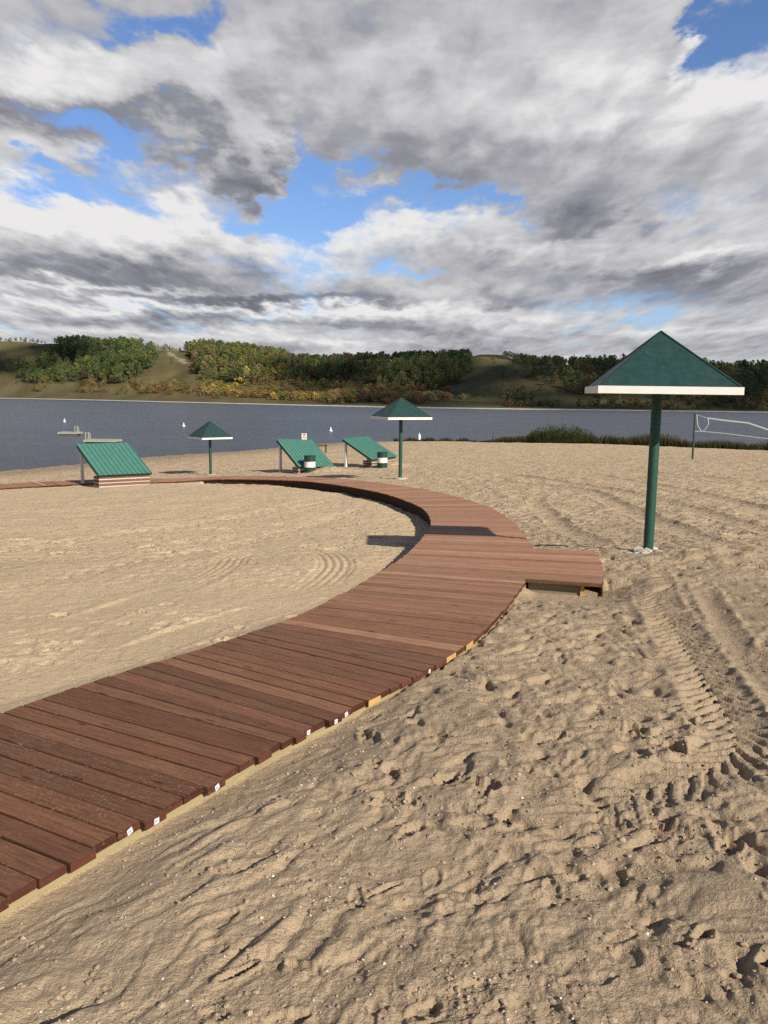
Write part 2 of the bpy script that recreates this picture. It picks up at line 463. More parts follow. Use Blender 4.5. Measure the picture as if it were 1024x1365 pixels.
wv_ = perlin(x / .7, y / .5, 35) * .12 + y * .96 + x * .28
near_w = sstep(.0, .9, x) * (1 - sstep(3.2, 4.0, y)) * sstep(-.25, .3, perlin(x / .6, y / .6, 37))
h += near_w * .014 * np.clip(perlin(x / .38, wv_ / .085, 36) + .1, -.6, .8)
# footprints / hoof-like dents
def dents(n, xr, yr, lr, wr, dr, ang=None):
    for _ in range(n):
        cx, cy = rng.uniform(*xr), rng.uniform(*yr)
        rad = math.hypot(cx, cy); az = math.atan2(cx, cy)
        if abs(az) > R(36): continue
        L, W, D = rng.uniform(*lr), rng.uniform(*wr), rng.uniform(*dr)
        if rad * .0034 * 3 > W: continue
        e = L * 2.2
        i0, i1 = np.searchsorted(rr, (rad - e, rad + e)); j0, j1 = np.searchsorted(az_f, (az - e / rad, az + e / rad))
        if i1 <= i0 or j1 <= j0: continue
        X = GX[i0:i1, j0:j1] - cx; Y = GY[i0:i1, j0:j1] - cy
        t = rng.uniform(0, math.pi) if ang is None else rng.normal(ang, .5)
        u = (X * math.cos(t) + Y * math.sin(t)) / L; v = (-X * math.sin(t) + Y * math.cos(t)) / W
        q = np.sqrt(u * u + v * v) + .34 * perlin(X / .06 + cx * 9, Y / .06, 33) + .16 * perlin(X / .025 + cx * 9, Y / .025, 34)
        dd = -D * (1 - sstep(.72, 1.0, q)) * (1 + .5 * u) + D * .5 * np.exp(-((q - 1.12) / .16) ** 2)
        H2[i0:i1, j0:j1] += dd
H2 = np.zeros_like(GX)
dents(760, (-.2, 6), (3.2, 11.5), (.05, .12), (.03, .06), (.014, .034))
dents(110, (-.6, 2.2), (1.9, 4.2), (.04, .10), (.022, .045), (.006, .014))
dents(420, (1.5, 14), (10, 30), (.12, .22), (.07, .13), (.02, .045))
dents(900, (-9, .8), (6.5, 15), (.08, .15), (.06, .10), (.008, .019))
dents(500, (-12, .5), (14, 28), (.16, .28), (.13, .2), (.014, .03))
for cx, cy, L, W, D in ((1.12, 2.66, .05, .03, .04), (1.29, 2.52, .05, .04, .06), (5.84, 13.7, .25, .16, .07), (-.46, 2.5, .08, .02, .035), (.02, 3.0, .1, .02, .02), (2.9, 10.9, .3, .12, .06), (4.25, 11.1, .2, .1, .05)):
    rad = math.hypot(cx, cy); az = math.atan2(cx, cy); e = L * 2.5
    i0, i1 = np.searchsorted(rr, (rad - e, rad + e)); j0, j1 = np.searchsorted(az_f, (az - e / rad, az + e / rad))
    X = GX[i0:i1, j0:j1] - cx; Y = GY[i0:i1, j0:j1] - cy
    t = .7; u = (X * math.cos(t) + Y * math.sin(t)) / L; v = (-X * math.sin(t) + Y * math.cos(t)) / W
    q = np.sqrt(u * u + v * v) + .2 * perlin(X / .05, Y / .05, 41)
    H2[i0:i1, j0:j1] += -D * (1 - sstep(.5, 1.0, q)) + D * .35 * np.exp(-((q - 1.2) / .25) ** 2)
h += H2.ravel()

for cx, cy in ((1.31, 3.04), (1.28, 2.95)):
    h *= 1 - .8 * np.exp(-((x - cx) ** 2 + (y - cy) ** 2) / .13 ** 2)
# mounds of dug sand round the big umbrella's footing
for cx, cy, s_, a0 in ((4.35, 11.0, .55, .10), (3.4, 10.9, .4, .05), (5.0, 10.4, .6, .07), (3.1, 9.3, .5, .06), (4.0, 9.6, .5, .05)):
    q2 = ((x - cx) ** 2 + (y - cy) ** 2) / s_ ** 2
    h += a0 * np.exp(-q2) * (1 + .5 * perlin(x / .3, y / .3, 51))

def track(poly, width, fn, keep=.25, soft=.06, fade=(0.0, 0.0), lipk=1.0):
    """press a wheel track into the sand; fn(s, t) gives the relief, t = signed offset / half width"""
    P = resample(catmull(poly, 16), .05)
    Tn = np.gradient(P, axis=0); Tn /= np.hypot(Tn[:, 0], Tn[:, 1])[:, None]
    S = np.arange(len(P)) * .05
    hw = width / 2
    ii = np.where((x > P[:, 0].min() - width) & (x < P[:, 0].max() + width) & (y > P[:, 1].min() - width) & (y < P[:, 1].max() + width))[0]
    for k in range(0, len(ii), 20000):
        q = ii[k:k + 20000]
        d2 = (x[q, None] - P[None, :, 0]) ** 2 + (y[q, None] - P[None, :, 1]) ** 2
        j = np.argmin(d2, 1)
        lat = (x[q] - P[j, 0]) * Tn[j, 1] - (y[q] - P[j, 1]) * Tn[j, 0]
        s = S[j] + (x[q] - P[j, 0]) * Tn[j, 0] + (y[q] - P[j, 1]) * Tn[j, 1]
        m = (1 - sstep(hw - soft, hw + soft * .4, np.abs(lat))) * (d2[np.arange(len(q)), j] < (hw * 1.6) ** 2)
        if fade[0]: m = m * sstep(0, fade[0], s)
        if fade[1]: m = m * sstep(S[-1], S[-1] - fade[1], s)
        h[q] = h[q] * (1 - m * (1 - keep)) + m * fn(s, lat / hw, q)
        lip = np.exp(-((np.abs(lat) - hw - .03) / .035) ** 2) * (d2[np.arange(len(q)), j] < (hw * 1.8) ** 2)
        h[q] += .010 * lipk * lip * (1 + perlin(x[q] / .12, y[q] / .12, 61))

def lugs(pitch=.13, depth=.026, side=0, slant=.55):
    def fn(s, t, q):
        ph = (s + slant * np.abs(t) * .22 + .03 * perlin(x[q] / .4, y[q] / .4, 71) + .018 * perlin(x[q] / .1, y[q] / .1, 77)) / pitch + .5 * (t > 0)
        w = np.abs((ph % 1.0) - .5) * 2
        bar = sstep(.30, .62, w)
        wob = .45 + .55 * sstep(-.35, .2, perlin(x[q] / .45, y[q] / .45, 76)) + .4 * perlin(x[q] / .12, y[q] / .12, 72)
        m = 1.0 if side == 0 else sstep(-.25, .25, t * side)
        return -depth * bar * wob * m - .006 + .004 * perlin(x[q] / .05, y[q] / .05, 73)
    return fn
def ribs(n=5, depth=.012):
    def fn(s, t, q):
        return -.010 + depth * np.cos(t * math.pi * n) * sstep(2.6, .9, np.abs(s - 2.2)) + .004 * perlin(x[q] / .2, y[q] / .2, 74)
    return fn
def smooth(depth=.03):
    def fn(s, t, q):
        return -depth * (1 - t * t * .7) + .005 * perlin(x[q] / .3, y[q] / .3, 75)
    return fn

TA = [(2.83, 8.55), (2.68, 7.33), (2.39, 6.09), (2.21, 5.28), (2.05, 4.59), (1.9, 4.15), (1.69, 3.84), (1.40, 3.64)]
TAB = [(3.05, 9.2), (2.83, 8.4), (2.62, 7.33), (2.39, 6.2), (2.21, 5.35), (2.07, 4.7), (1.90, 4.28), (1.62, 4.02), (1.3, 3.86), (1.02, 3.66), (.75, 3.42)]
track(TAB, .42, lugs(.135, .026, 0, -1.0), .4, soft=.09, fade=(.8, .7))
TA2 = [(3.5, 8.9), (3.15, 7.6), (2.80, 6.2), (2.62, 5.35), (2.50, 4.7), (2.42, 4.1), (2.3, 3.4)]
track(TA2, .24, smooth(.026), .3, soft=.09, fade=(.6, .9))
track([(3.9, 7.4), (3.25, 6.6), (2.95, 6.0), (2.8, 5.3), (2.75, 4.7), (2.85, 4.1)], .30, lugs(.07, .014, 0, .7), .3)
track([(5.2, 8.6), (4.3, 7.6), (3.7, 7.0), (3.3, 6.2)], .4, lugs(.09, .020, 0, .6), .3)
track([(-2.2, 14.6), (-2.38, 13.0), (-2.30, 11.82), (-2.39, 10.53), (-2.67, 9.31), (-3.05, 8.0), (-3.4, 7.15)], .55, ribs(5, .009), .25, lipk=.4, fade=(.6, 1.5))
track([(-1.1, 14), (-.80, 12.7), (-.67, 11.38), (-.80, 10.01), (-1.10, 8.87), (-1.6, 7.83), (-2.05, 6.88), (-2.6, 5.85), (-3.2, 5.0)], .55, ribs(5, .009), .25, lipk=.4, fade=(.6, 1.0))
track([(-7.4, 13.5), (-6.97, 14.88), (-4.56, 19.11), (-1.43, 25.33), (-.9, 27)], .6, lugs(.42, .022, 0, .6), .8, soft=.22, lipk=.0)
track([(-5.6, 9), (-4.81, 10.63), (-2.92, 15.11), (-.83, 21.73)], .6, lugs(.40, .022, 0, .6), .8, soft=.22, lipk=.0)
track([(-7.8, 11.5), (-6.2, 15.8), (-4.2, 20.3), (-2.0, 25.8)], .6, lugs(.42, .022, 0, .6), .8, soft=.22, lipk=.0)
track([(4.6, 24), (4.02, 21.83), (3.66, 17.66), (3.49, 15.44), (3.48, 13.68), (3.3, 12.6)], .5, smooth(.038), .15, soft=.14, fade=(2.0, 1.5))
track([(2.8, 34), (3.64, 31.49), (5.81, 25.89), (5.6, 19.5), (5.4, 16.34), (5.01, 11.8)], .6, smooth(.045), .2, soft=.14, fade=(2.0, 1.5))
track([(4.6, 36), (5.65, 33.32), (6.79, 22.17), (6.57, 14.06), (6.4, 11.5)], .6, smooth(.045), .2, soft=.14, fade=(2.0, 1.5))
track([(8.5, 35), (8.4, 25), (8.0, 17), (7.4, 12)], .6, smooth(.038), .25, soft=.14, fade=(2.0, 1.5))
track([(10, 38), (11.5, 30), (12, 22), (10.5, 16)], .7, smooth(.045), .25, soft=.14, fade=(2.0, 1.5))

z = base + h
# sand against the walk: banked to the near edges, cut away under the deck
nr = 1 - sstep(5.5, 8.0, yw)
edge_o = sstep(.55, .0, dlat - wloc) * (dlat > wloc) * nr
z = np.where(right, z + edge_o * ((zdeck - .088 - base) - h * .6), z)
edge_i = sstep(.5, .0, -dlat) * (dlat <= 0) * (1 - sstep(7, 9, yw))
z = z + edge_i * ((zdeck - .055 - base) - h * .7)
far_l = (x < -7.5) & (y > 24) & (y < 40)
edge_f = sstep(.8, 0, -dlat) * (dlat <= 0) * far_l
z = z + edge_f * ((zdeck - .05 - base) - h * .5)
under = (dlat > -.025) & (dlat < wloc + .035)
plat = (sw > S_F) & (sw < S_B) & (dlat > .01) & (dlat < wloc + EXT)
z = np.where(under & (np.abs(dlat) < 3), np.minimum(z, zdeck - np.where((dlat > .03) & (dlat < wloc - .02), .13, .070)), z)
z = np.where(plat, np.minimum(z, zdeck - .19), z)
wf = sstep(S_F - 1.0, S_F - .15, sw) * (sw < S_F + .3) * sstep(wloc - .1, wloc + .15, dlat) * (1 - sstep(wloc + EXT - .1, wloc + EXT + .6, dlat))
z = z + wf * (np.minimum(z, zdeck - .165) - z)
z = z - .08 * np.exp(-(dlat / .55) ** 2) * (dlat <= .3) * sstep(9.5, 12, yw) * (1 - sstep(31, 33, yw))
# banks of sand drifted against the shelters' low walls
for cx, cy, s_, a0 in ((-2.75, 42.5, 1.0, .30), (.3, 47.2, 1.0, .30), (-10.6, 33.2, 1.2, .05)):
    z = z + a0 * np.exp(-((x - cx) ** 2 + (y - cy) ** 2) / s_ ** 2)

damp = np.clip(np.where(right, .92, .12) + .25 * perlin(x / 2.2, y / 2.2, 81), 0, 1)
damp = damp * (1 - .62 * sstep(6, 20, r)) * np.where(right, 1, 1)
wet = sstep(.55, .05, base - WATER)
damp = np.clip(damp + .9 * wet, 0, 1)
idx = np.arange(NR * NAZ).reshape(NR, NAZ)
a = idx[:-1, :]; b2 = idx[1:, :]
quads = np.stack([a, np.roll(a, -1, 1), np.roll(b2, -1, 1), b2], -1).reshape(-1, 4)[:, ::-1]
V = np.c_[x, y, z]
# closing fan under the viewer
ctr = len(V); V = np.r_[V, [[0, 0, Tz(0, 0)]]]
fan = np.array([[ctr, idx[0, (j + 1) % NAZ], idx[0, j], idx[0, j]] for j in range(NAZ)])
me = np_mesh('sand_beach', V, quads, [M_SAND], smooth=True, vattr={'damp': np.r_[damp, .5], 'farb': np.r_[sstep(7, 15, r) * np.where(inside, .55, .8), 0]})
o = bpy.data.objects.new('sand_beach', me); COL.objects.link(o); tag(o, kind='structure')
mb = MB(); mb.add([(0, 0, Tz(0, 0))] + [tuple(V[idx[0, j]]) for j in range(NAZ)], [(0, 1 + (j + 1) % NAZ, 1 + j) for j in range(NAZ)])
o = mb.build('ground_patch', M_SAND); tag(o, kind='structure')
GRID_Z = z.reshape(NR, NAZ)
def gz(px, py):
    """height of the sculpted sand at a point in front of the viewer"""
    i = int(np.clip(np.searchsorted(rr, math.hypot(px, py)), 0, NR - 1)); j = int(np.clip(np.searchsorted(az_f, math.atan2(px, py)), 0, NA - 1))
    return float(GRID_Z[i, j])

# ------------------------------------------------------------------ PEBBLES (uncountable)
ico_v = np.array([(0, 0, 1), (1, 0, 0), (0, 1, 0), (-1, 0, 0), (0, -1, 0), (0, 0, -1)], float)
def blob_mesh():
    import bmesh
    bm = bmesh.new(); bmesh.ops.create_icosphere(bm, subdivisions=1, radius=1)
    v = np.array([q.co[:] for q in bm.verts]); f = np.array([[q.index for q in t.verts] for t in bm.faces]); bm.free(); return v, f
IV, IF = blob_mesh()
def scatter(name, n, size, cols, rmin, rmax, azr=(-27, 27), only_right=False, lift=.3):
    vs, fs, cs = [], [], []
    k = 0; tries = 0
    while k < n and tries < n * 12:
        tries += 1
        rad = math.exp(rng.uniform(math.log(rmin), math.log(rmax))); az = R(rng.uniform(*azr))
        px, py = rad * math.sin(az), rad * math.cos(az)
        i = int(np.searchsorted(rr, rad)); j = int(np.searchsorted(az_f, az))
        dl = dlat[i * NAZ + j]; ww = wloc[i * NAZ + j]
        if -.03 < dl < ww + .03: continue
        if plat[i * NAZ + j]: continue
        if only_right and dl < 0: continue
        if perlin(np.array(px / .5), np.array(py / .5), 131) < rng.uniform(-.5, .35): continue
        s = size * math.exp(min(rng.normal(0, .45), .8))
        sc = s * np.array([rng.uniform(.8, 1.3), rng.uniform(.8, 1.3), rng.uniform(.5, .85)])
        t = rng.uniform(0, 6.28); Rz = np.array([[math.cos(t), -math.sin(t), 0], [math.sin(t), math.cos(t), 0], [0, 0, 1]])
        v = (IV * (1 + rng.uniform(-.25, .25, (len(IV), 1)))) * sc @ Rz.T + (px, py, GRID_Z[i, j] + s * lift)
        fs.append(IF + len(vs) * len(IV)); vs.append(v)
        c = cols[rng.integers(len(cols))]; cs.append(np.tile(np.array(c) * rng.uniform(.8, 1.15), (len(IF), 1)))
        k += 1
    me = np_mesh(name, np.concatenate(vs), np.concatenate(fs), [M_STONE], fcol=np.concatenate(cs))
    o = bpy.data.objects.new(name, me); COL.objects.link(o); return o
o = scatter('pebbles', 1500, .0028, [(.72, .66, .56), (.62, .54, .43), (.8, .77, .72), (.5, .42, .33), (.55, .45, .34)], 1.9, 11)
tag(o, 'small pale pebbles strewn over the churned foreground sand', 'pebbles', kind='stuff')
o = scatter('sand_clods', 4200, .0058, [(.40, .305, .215), (.36, .27, .19), (.44, .34, .24)], 2.0, 22, lift=.15)
tag(o, 'loose brown clods of sand strewn beside the boardwalk', 'clods', kind='stuff')

# ------------------------------------------------------------------ BOARDWALK
def at_s(s):
    i = np.interp(s, BS, np.arange(len(BS)))
    f = lambda A: np.interp(i, np.arange(len(BS)), A)
    n = np.array([f(BN[:, 0]), f(BN[:, 1])]); n /= np.hypot(*n)
    return np.array([f(BW[:, 0]), f(BW[:, 1])]), n, float(f(BWID)), float(f(BZ))
bw = empty('boardwalk', (-.2, 9.0, Tz(-.2, 9.0)), 0, 'curved red-brown plank boardwalk with a short side platform crossing the sand', 'boardwalk')
bwo = Vector(bw.location)
# an angled-cut plank profile, extruded from inner to outer edge
PITCH, GAP, TH_ = .1415, .007, .040
vs, fs, cols, uvs, fm = [], [], [], [], []
s = .05; total = BS[-1] - .2; k = 0
YEL = [(-.61, 4.23), (-.53, 4.33), (-.05, 5.27), (.02, 5.40)]
TAGS = [(-1.08, 3.44), (-.99, 3.55), (-.76, 3.95), (-.33, 4.71), (-.18, 5.01), (-.13, 5.09), (.32, 5.97)]
plank_out = []
prs = random.Random(5)
def addquad(q, col, uv, m=0):
    b = len(vs); vs.extend(q); fs.append((b, b + 1, b + 2, b + 3)); cols.append(col); uvs.extend(uv); fm.append(m)
while s < total:
    sm = s + PITCH / 2
    s0, s1 = s + GAP / 2, s + PITCH - GAP / 2
    p0, n0, w0, z0 = at_s(s0); p1, n1, w1, z1 = at_s(s1)
    zz = (z0 + z1) / 2 + prs.uniform(-.003, .003)
    # planks lie a touch skew of square, as built
    ext = EXT if S_F < sm < S_B else 0
    jit = prs.uniform(-.010, .010); jin = prs.uniform(-.012, .012)
    if sm < 5: jit += .015 * (1 if k % 3 == 0 else -.4)
    a0 = p0 + n0 * (-.02 + jin); a1 = p1 + n1 * (-.02 + jin)
    b0 = p0 + n0 * (w0 + .02 + jit + ext); b1 = p1 + n1 * (w1 + .02 + jit + ext)
    # squash the wedge a little on the outer side so the gap stays even
    t = prs.random(); warm = prs.random()
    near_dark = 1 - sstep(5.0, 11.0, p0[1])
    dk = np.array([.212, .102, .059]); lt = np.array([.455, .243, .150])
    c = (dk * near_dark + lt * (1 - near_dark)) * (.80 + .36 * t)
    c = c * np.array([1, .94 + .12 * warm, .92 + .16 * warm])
    if prs.random() < .10: c = c * np.array([1.35, 1.45, 1.45])
    zb = zz - TH_; ch = .005
    ou = prs.uniform(0, 50); ov = prs.uniform(0, 50)
    def P3(q, zq): return (q[0] - bwo.x, q[1] - bwo.y, zq - bwo.z)
    e0 = (a1 - a0) / np.hypot(*(a1 - a0)); e1 = (b1 - b0) / np.hypot(*(b1 - b0))
    L = float(np.hypot(*(b0 - a0))); Wd = float(np.hypot(*(a1 - a0)))
    tilt = prs.uniform(-.002, .002)
    # profile points at both ends
    prof = [(0, zb), (0, zz - ch - tilt), (ch, zz - tilt), (Wd - ch, zz + tilt), (Wd, zz - ch + tilt), (Wd, zb)]
    fa = [P3(a0 + e0 * u, q) for u, q in prof]
    Wb = float(np.hypot(*(b1 - b0))); prof2 = [(u / Wd * Wb, q) for u, q in prof]
    fb = [P3(b0 + e1 * u, q) for u, q in prof2]
    for q in range(5):
        v0, v1 = prof[q][0] + ov, prof[q + 1][0] + ov
        if q in (0, 4): v0, v1 = ov + .2, ov + .24
        cc = c if q == 2 else c * .38  # sides and chamfers coloured darker to deepen the shade in the gaps
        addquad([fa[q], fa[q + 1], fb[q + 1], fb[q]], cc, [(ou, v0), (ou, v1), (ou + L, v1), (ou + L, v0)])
    ym = np.array([(b0[0] + b1[0]) / 2, (b0[1] + b1[1]) / 2])
    plank_out.append((ym, (b1 - b0) / Wb, zz, k, sm))
    isy = any(np.hypot(*(ym - np.array(q))) < .086 for q in YEL) or (sm > 4.5 and prs.random() < .05)
    ce = np.array([.10, .035, .024]) * prs.uniform(.75, 1.5)
    for (F, cE, mi) in ((fa, ce, 0), (fb, ce, 1 if isy else 0)):
        addquad([F[0], F[1], F[4], F[5]], cE, [(ou, ov), (ou, ov + .04), (ou + .05, ov + .04), (ou + .05, ov)], mi)
        addquad([F[1], F[2], F[3], F[4]], cE, [(ou, ov), (ou, ov + .04), (ou + .05, ov + .04), (ou + .05, ov)], mi)
    if p0[1] < 10:
        for fr in (.045, .50, .955):
            for fw in (.22, .78):
                jx, jy = prs.uniform(-.008, .008), prs.uniform(-.006, .006)
                if ext: fr2 = fr * w0 / (w0 + ext)
                else: fr2 = fr
                m0 = a0 + e0 * (Wd * fw + jy); m1 = b0 + e1 * (Wb * fw + jy); c0 = m0 + (m1 - m0) * (fr2 + jx)
                r_ = .0042
                addquad([P3(c0 + np.array(q), zz + .0012) for q in ((-r_, 0), (0, -r_), (r_, 0), (0, r_))], np.array([.03, .03, .03]), [(0, 0)] * 4, 2)
    s += PITCH; k += 1
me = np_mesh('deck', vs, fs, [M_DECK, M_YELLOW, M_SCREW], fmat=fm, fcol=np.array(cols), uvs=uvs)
import bmesh
bm = bmesh.new(); bm.from_mesh(me); bmesh.ops.recalc_face_normals(bm, faces=bm.faces); bm.to_mesh(me); bm.free()
deck = bpy.data.objects.new('deck', me); COL.objects.link(deck); deck.parent = bw

def strip(name, side_off, s_a, s_b, th, top, bot, m, use_w=True, skip=None):
    mb_ = MB(); pts = []
    ss = np.arange(s_a, s_b, .2)
    for q in ss:
        p, n, w, zz = at_s(q)
        c0 = p + n * ((w if use_w else 0) + side_off)
        c1 = p + n * ((w if use_w else 0) + side_off + th)
        pts.append((c0, c1, zz))
    vv = []; ff = []
    for c0, c1, zz in pts:
        vv += [(c0[0] - bwo.x, c0[1] - bwo.y, zz + top - bwo.z), (c1[0] - bwo.x, c1[1] - bwo.y, zz + top - bwo.z),
               (c1[0] - bwo.x, c1[1] - bwo.y, zz + bot - bwo.z), (c0[0] - bwo.x, c0[1] - bwo.y, zz + bot - bwo.z)]
    for i in range(len(pts) - 1):
        for e in range(4):
            ff.append((i * 4 + e, i * 4 + (e + 1) % 4, i * 4 + 4 + (e + 1) % 4, i * 4 + 4 + e))
    ff.append((0, 1, 2, 3)); k4 = (len(pts) - 1) * 4; ff.append((k4 + 3, k4 + 2, k4 + 1, k4))
    mb_.add(vv, ff)
    return mb_.build(name, m, bw)
strip('stringer', -.035, .1, total - .1, .038, -.044, -.30, M_TREATED)
strip('stringer', .02, .1, total - .1, .038, -.044, -.40, M_SKIRT_SHADE, use_w=False)
strip('stringer', -.86, .1, total - .1, .038, -.044, -.30, M_TREATED)
# platform frame: front rim, end post and outer rim
p, n, w, zz = at_s(S_F + .10)
tdir = np.array([-n[1], n[0]])
def loc3(q, z_): return (q[0] - bwo.x, q[1] - bwo.y, z_ - bwo.z)
mb = MB(); q0 = p + n * (w + .03); q1 = p + n * (w + .62)
mb.beam(loc3(q0, zz - .155), loc3(q1, zz - .155), .038, .22); mb.build('rim_board', M_GREYTIMBER, bw)
mb = MB(); q2 = p + n * (w + .645) - tdir * .02
mb.beam(loc3(q2, zz - .30), loc3(q2, zz - .047), .05, .04, up=(n[0], n[1], 0)); mb.build('rim_post', M_YELLOW, bw)
mb = MB(); pb, nb_, wb, zb_ = at_s(S_B - .1); q3 = p + n * (w + .645) + tdir * .03; q4 = pb + nb_ * (wb + .645)
mb.beam(loc3(q3, zz - .15), loc3(q4, zb_ - .15), .038, .2); mb.build('rim_board', M_TREATED, bw)
# little white price tags stapled to plank ends
for tx, ty in TAGS:
    ym, e, zz, kk, sm = min(plank_out, key=lambda q: math.hypot(q[0][0] - tx, q[0][1] - ty))
    nrm = np.array([e[1], -e[0]])
    if np.dot(nrm, at_s(sm)[1]) < 0: nrm = -nrm
    c = ym + nrm * .003
    rot = .25 if kk % 2 else -.06
    mb = MB()
    def tagpt(u, v, d=0.0):
        u2 = u * math.cos(rot) - v * math.sin(rot); v2 = u * math.sin(rot) + v * math.cos(rot)
        return loc3(c + e * u2 + nrm * d, zz - .021 + v2)
    for (u0, u1, v0, v1, mi, d) in ((-.016, .016, -.014, .014, 0, .001), (-.010, .004, -.004, -.001, 1, .0025), (-.010, .008, .003, .0055, 1, .0025)):
        q = [tagpt(u0, v0, d), tagpt(u1, v0, d), tagpt(u1, v1, d), tagpt(u0, v1, d), tagpt(u0, v0, d - .001), tagpt(u1, v0, d - .001), tagpt(u1, v1, d - .001), tagpt(u0, v1, d - .001)]
        mb.add(q, [(0, 1, 2, 3), (7, 6, 5, 4), (0, 4, 5, 1), (1, 5, 6, 2), (2, 6, 7, 3), (3, 7, 4, 0)], mi)
    mb.build('paper_tag', [M_PAPER, M_INK], deck)

# ------------------------------------------------------------------ UMBRELLAS
def umbrella(loc, yaw, W, eave, rise, fasc, label, rp=.07):
    u = empty('beach_umbrella', loc, yaw, label, 'beach umbrella', 'green pyramid beach umbrellas')
    hw = W / 2
    ze = eave - loc[2]                     # underside of fascia
    # roof: four thin sloping sheets
    t = .02; zt = ze + fasc
    mb = MB()
    c = [(-hw, -hw), (hw, -hw), (hw, hw), (-hw, hw)]
    for i in range(4):
        a, b = c[i], c[(i + 1) % 4]
        nseg = 6
        for k in range(nseg):
            f0, f1 = k / nseg, (k + 1) / nseg
            def L(p, f): return (p[0] * (1 - f), p[1] * (1 - f), zt + rise * f)
            mb.add([L(a, f0), L(b, f0), L(b, f1), L(a, f1)], [(0, 1, 2, 3)] if k < nseg - 1 else [(0, 1, 2)])
            def D(p): return (p[0], p[1], p[2] - t - .012)
            mb.add([D(L(a, f0)), D(L(b, f0)), D(L(b, f1)), D(L(a, f1))], [(3, 2, 1, 0)] if k < nseg - 1 else [(2, 1, 0)], 1)
    me_o = mb.build('roof', [M_GREEN, M_UNDER], u)
    # hip caps are part of the roof's look: thin folded strips
    mb = MB()
    for i in range(4):
        mb.beam((c[i][0] * 1.0, c[i][1] * 1.0, zt + .004), (0, 0, zt + rise + .006), .035, .006, up=(0, 0, 1))
    mb.build('hip_flashing', M_GREEN, me_o)
    for i in range(4):
        a, b = Vector((*c[i], 0)), Vector((*c[(i + 1) % 4], 0))
        d = (b - a).normalized(); nn = Vector((d.y, -d.x, 0))
        mb = MB(); a2 = a + nn * .011; b2 = b + nn * .011
        a2 -= d * (.022 if i % 2 == 0 else 0); b2 += d * (.022 if i % 2 == 0 else 0)
        mb.beam((a2.x, a2.y, ze + fasc / 2), (b2.x, b2.y, ze + fasc / 2), .022, fasc)
        mb.build('fascia_board', M_WHITE, me_o)
    mb = MB()
    for i in range(4):
        mb.beam((c[i][0] * .97, c[i][1] * .97, zt - .05), (0, 0, zt + rise - .12), .04, .07)
        m0 = ((c[i][0] + c[(i + 1) % 4][0]) * .48, (c[i][1] + c[(i + 1) % 4][1]) * .48)
        mb.beam((m0[0], m0[1], zt - .03), (0, 0, zt - .03), .04, .06)
    mb.build('rafter', M_UNDER, u)
    mb = MB(); nz = 14; hp = ze + fasc + rise * .7
    mb.tube([(0, 0, -.25 + (hp + .25) * q / nz) for q in range(nz + 1)], [rp] * (nz + 1), 24)
    pole_o = mb.build('pole', M_GREENPOLE, u, auto=True)
    mb = MB(); mb.tube([(0, 0, ze + .02), (0, 0, ze + .16)], [rp * 1.6, rp * 1.25], 16); mb.build('collar', M_GREENPOLE, pole_o, auto=True)
    return u
BIG = (3.83, 11.87)
zb = gz(*BIG)
ub = umbrella((BIG[0], BIG[1], zb), R(-8), 1.79, 2.135, .77, .098, 'large near green pyramid umbrella on a tall green pole beside the boardwalk platform', .071)
ub.rotation_euler = (0, R(.3), R(-8))
MID = (.66, 34.3); zm = Tz(*MID)
um = umbrella((MID[0], MID[1], zm), R(22), 1.88, 1.10, .80, .095, 'green pyramid umbrella beyond the boardwalk bend, just right of the two barrels', .075)
LEF = (-9.0, 43.0); zl = Tz(*LEF)
ul = umbrella((LEF[0], LEF[1], zl), R(38), 1.66, -.24, .80, .09, 'smallest green pyramid umbrella, standing between the leftmost and middle slant roof shelters', .07)
# concrete footings
def rubble(center, n, spread, smin, smax, name='footing', parent=None, rs=1):
    q = random.Random(rs); mb = MB()
    import bmesh
    for i in range(n):
        a = q.uniform(0, 6.28); d = spread * q.random() ** .6
        cx, cy = math.cos(a) * d, math.sin(a) * d
        s_ = q.uniform(smin, smax)
        vv = [Vector(v) * s_ * q.uniform(.75, 1.2) for v in IV]
        vv = [Vector((v.x * 1.2 + cx, v.y + cy, v.z * .7 + s_ * .2)) for v in vv]
        mb.add(vv, [tuple(f) for f in IF])
    return mb.build(name, M_CONC, parent)
f_ = rubble(None, 16, .20, .04, .09, 'concrete_footing', ub, 3); f_.location = (-.03, -.05, .0)
f_ = rubble(None, 9, .10, .025, .06, 'concrete_footing', ub, 8); f_.location = (-.22, -.18, -.02)
mb = MB(); mb.tube([(0, 0, -.15), (0, 0, .04), (0, 0, .055)], [.30, .29, .24], 18); mb.build('concrete_footing', M_CONC, um)
mb = MB(); mb.tube([(0, 0, -.15), (0, 0, .03)], [.26, .25], 18); mb.build('concrete_footing', M_CONC, ul)

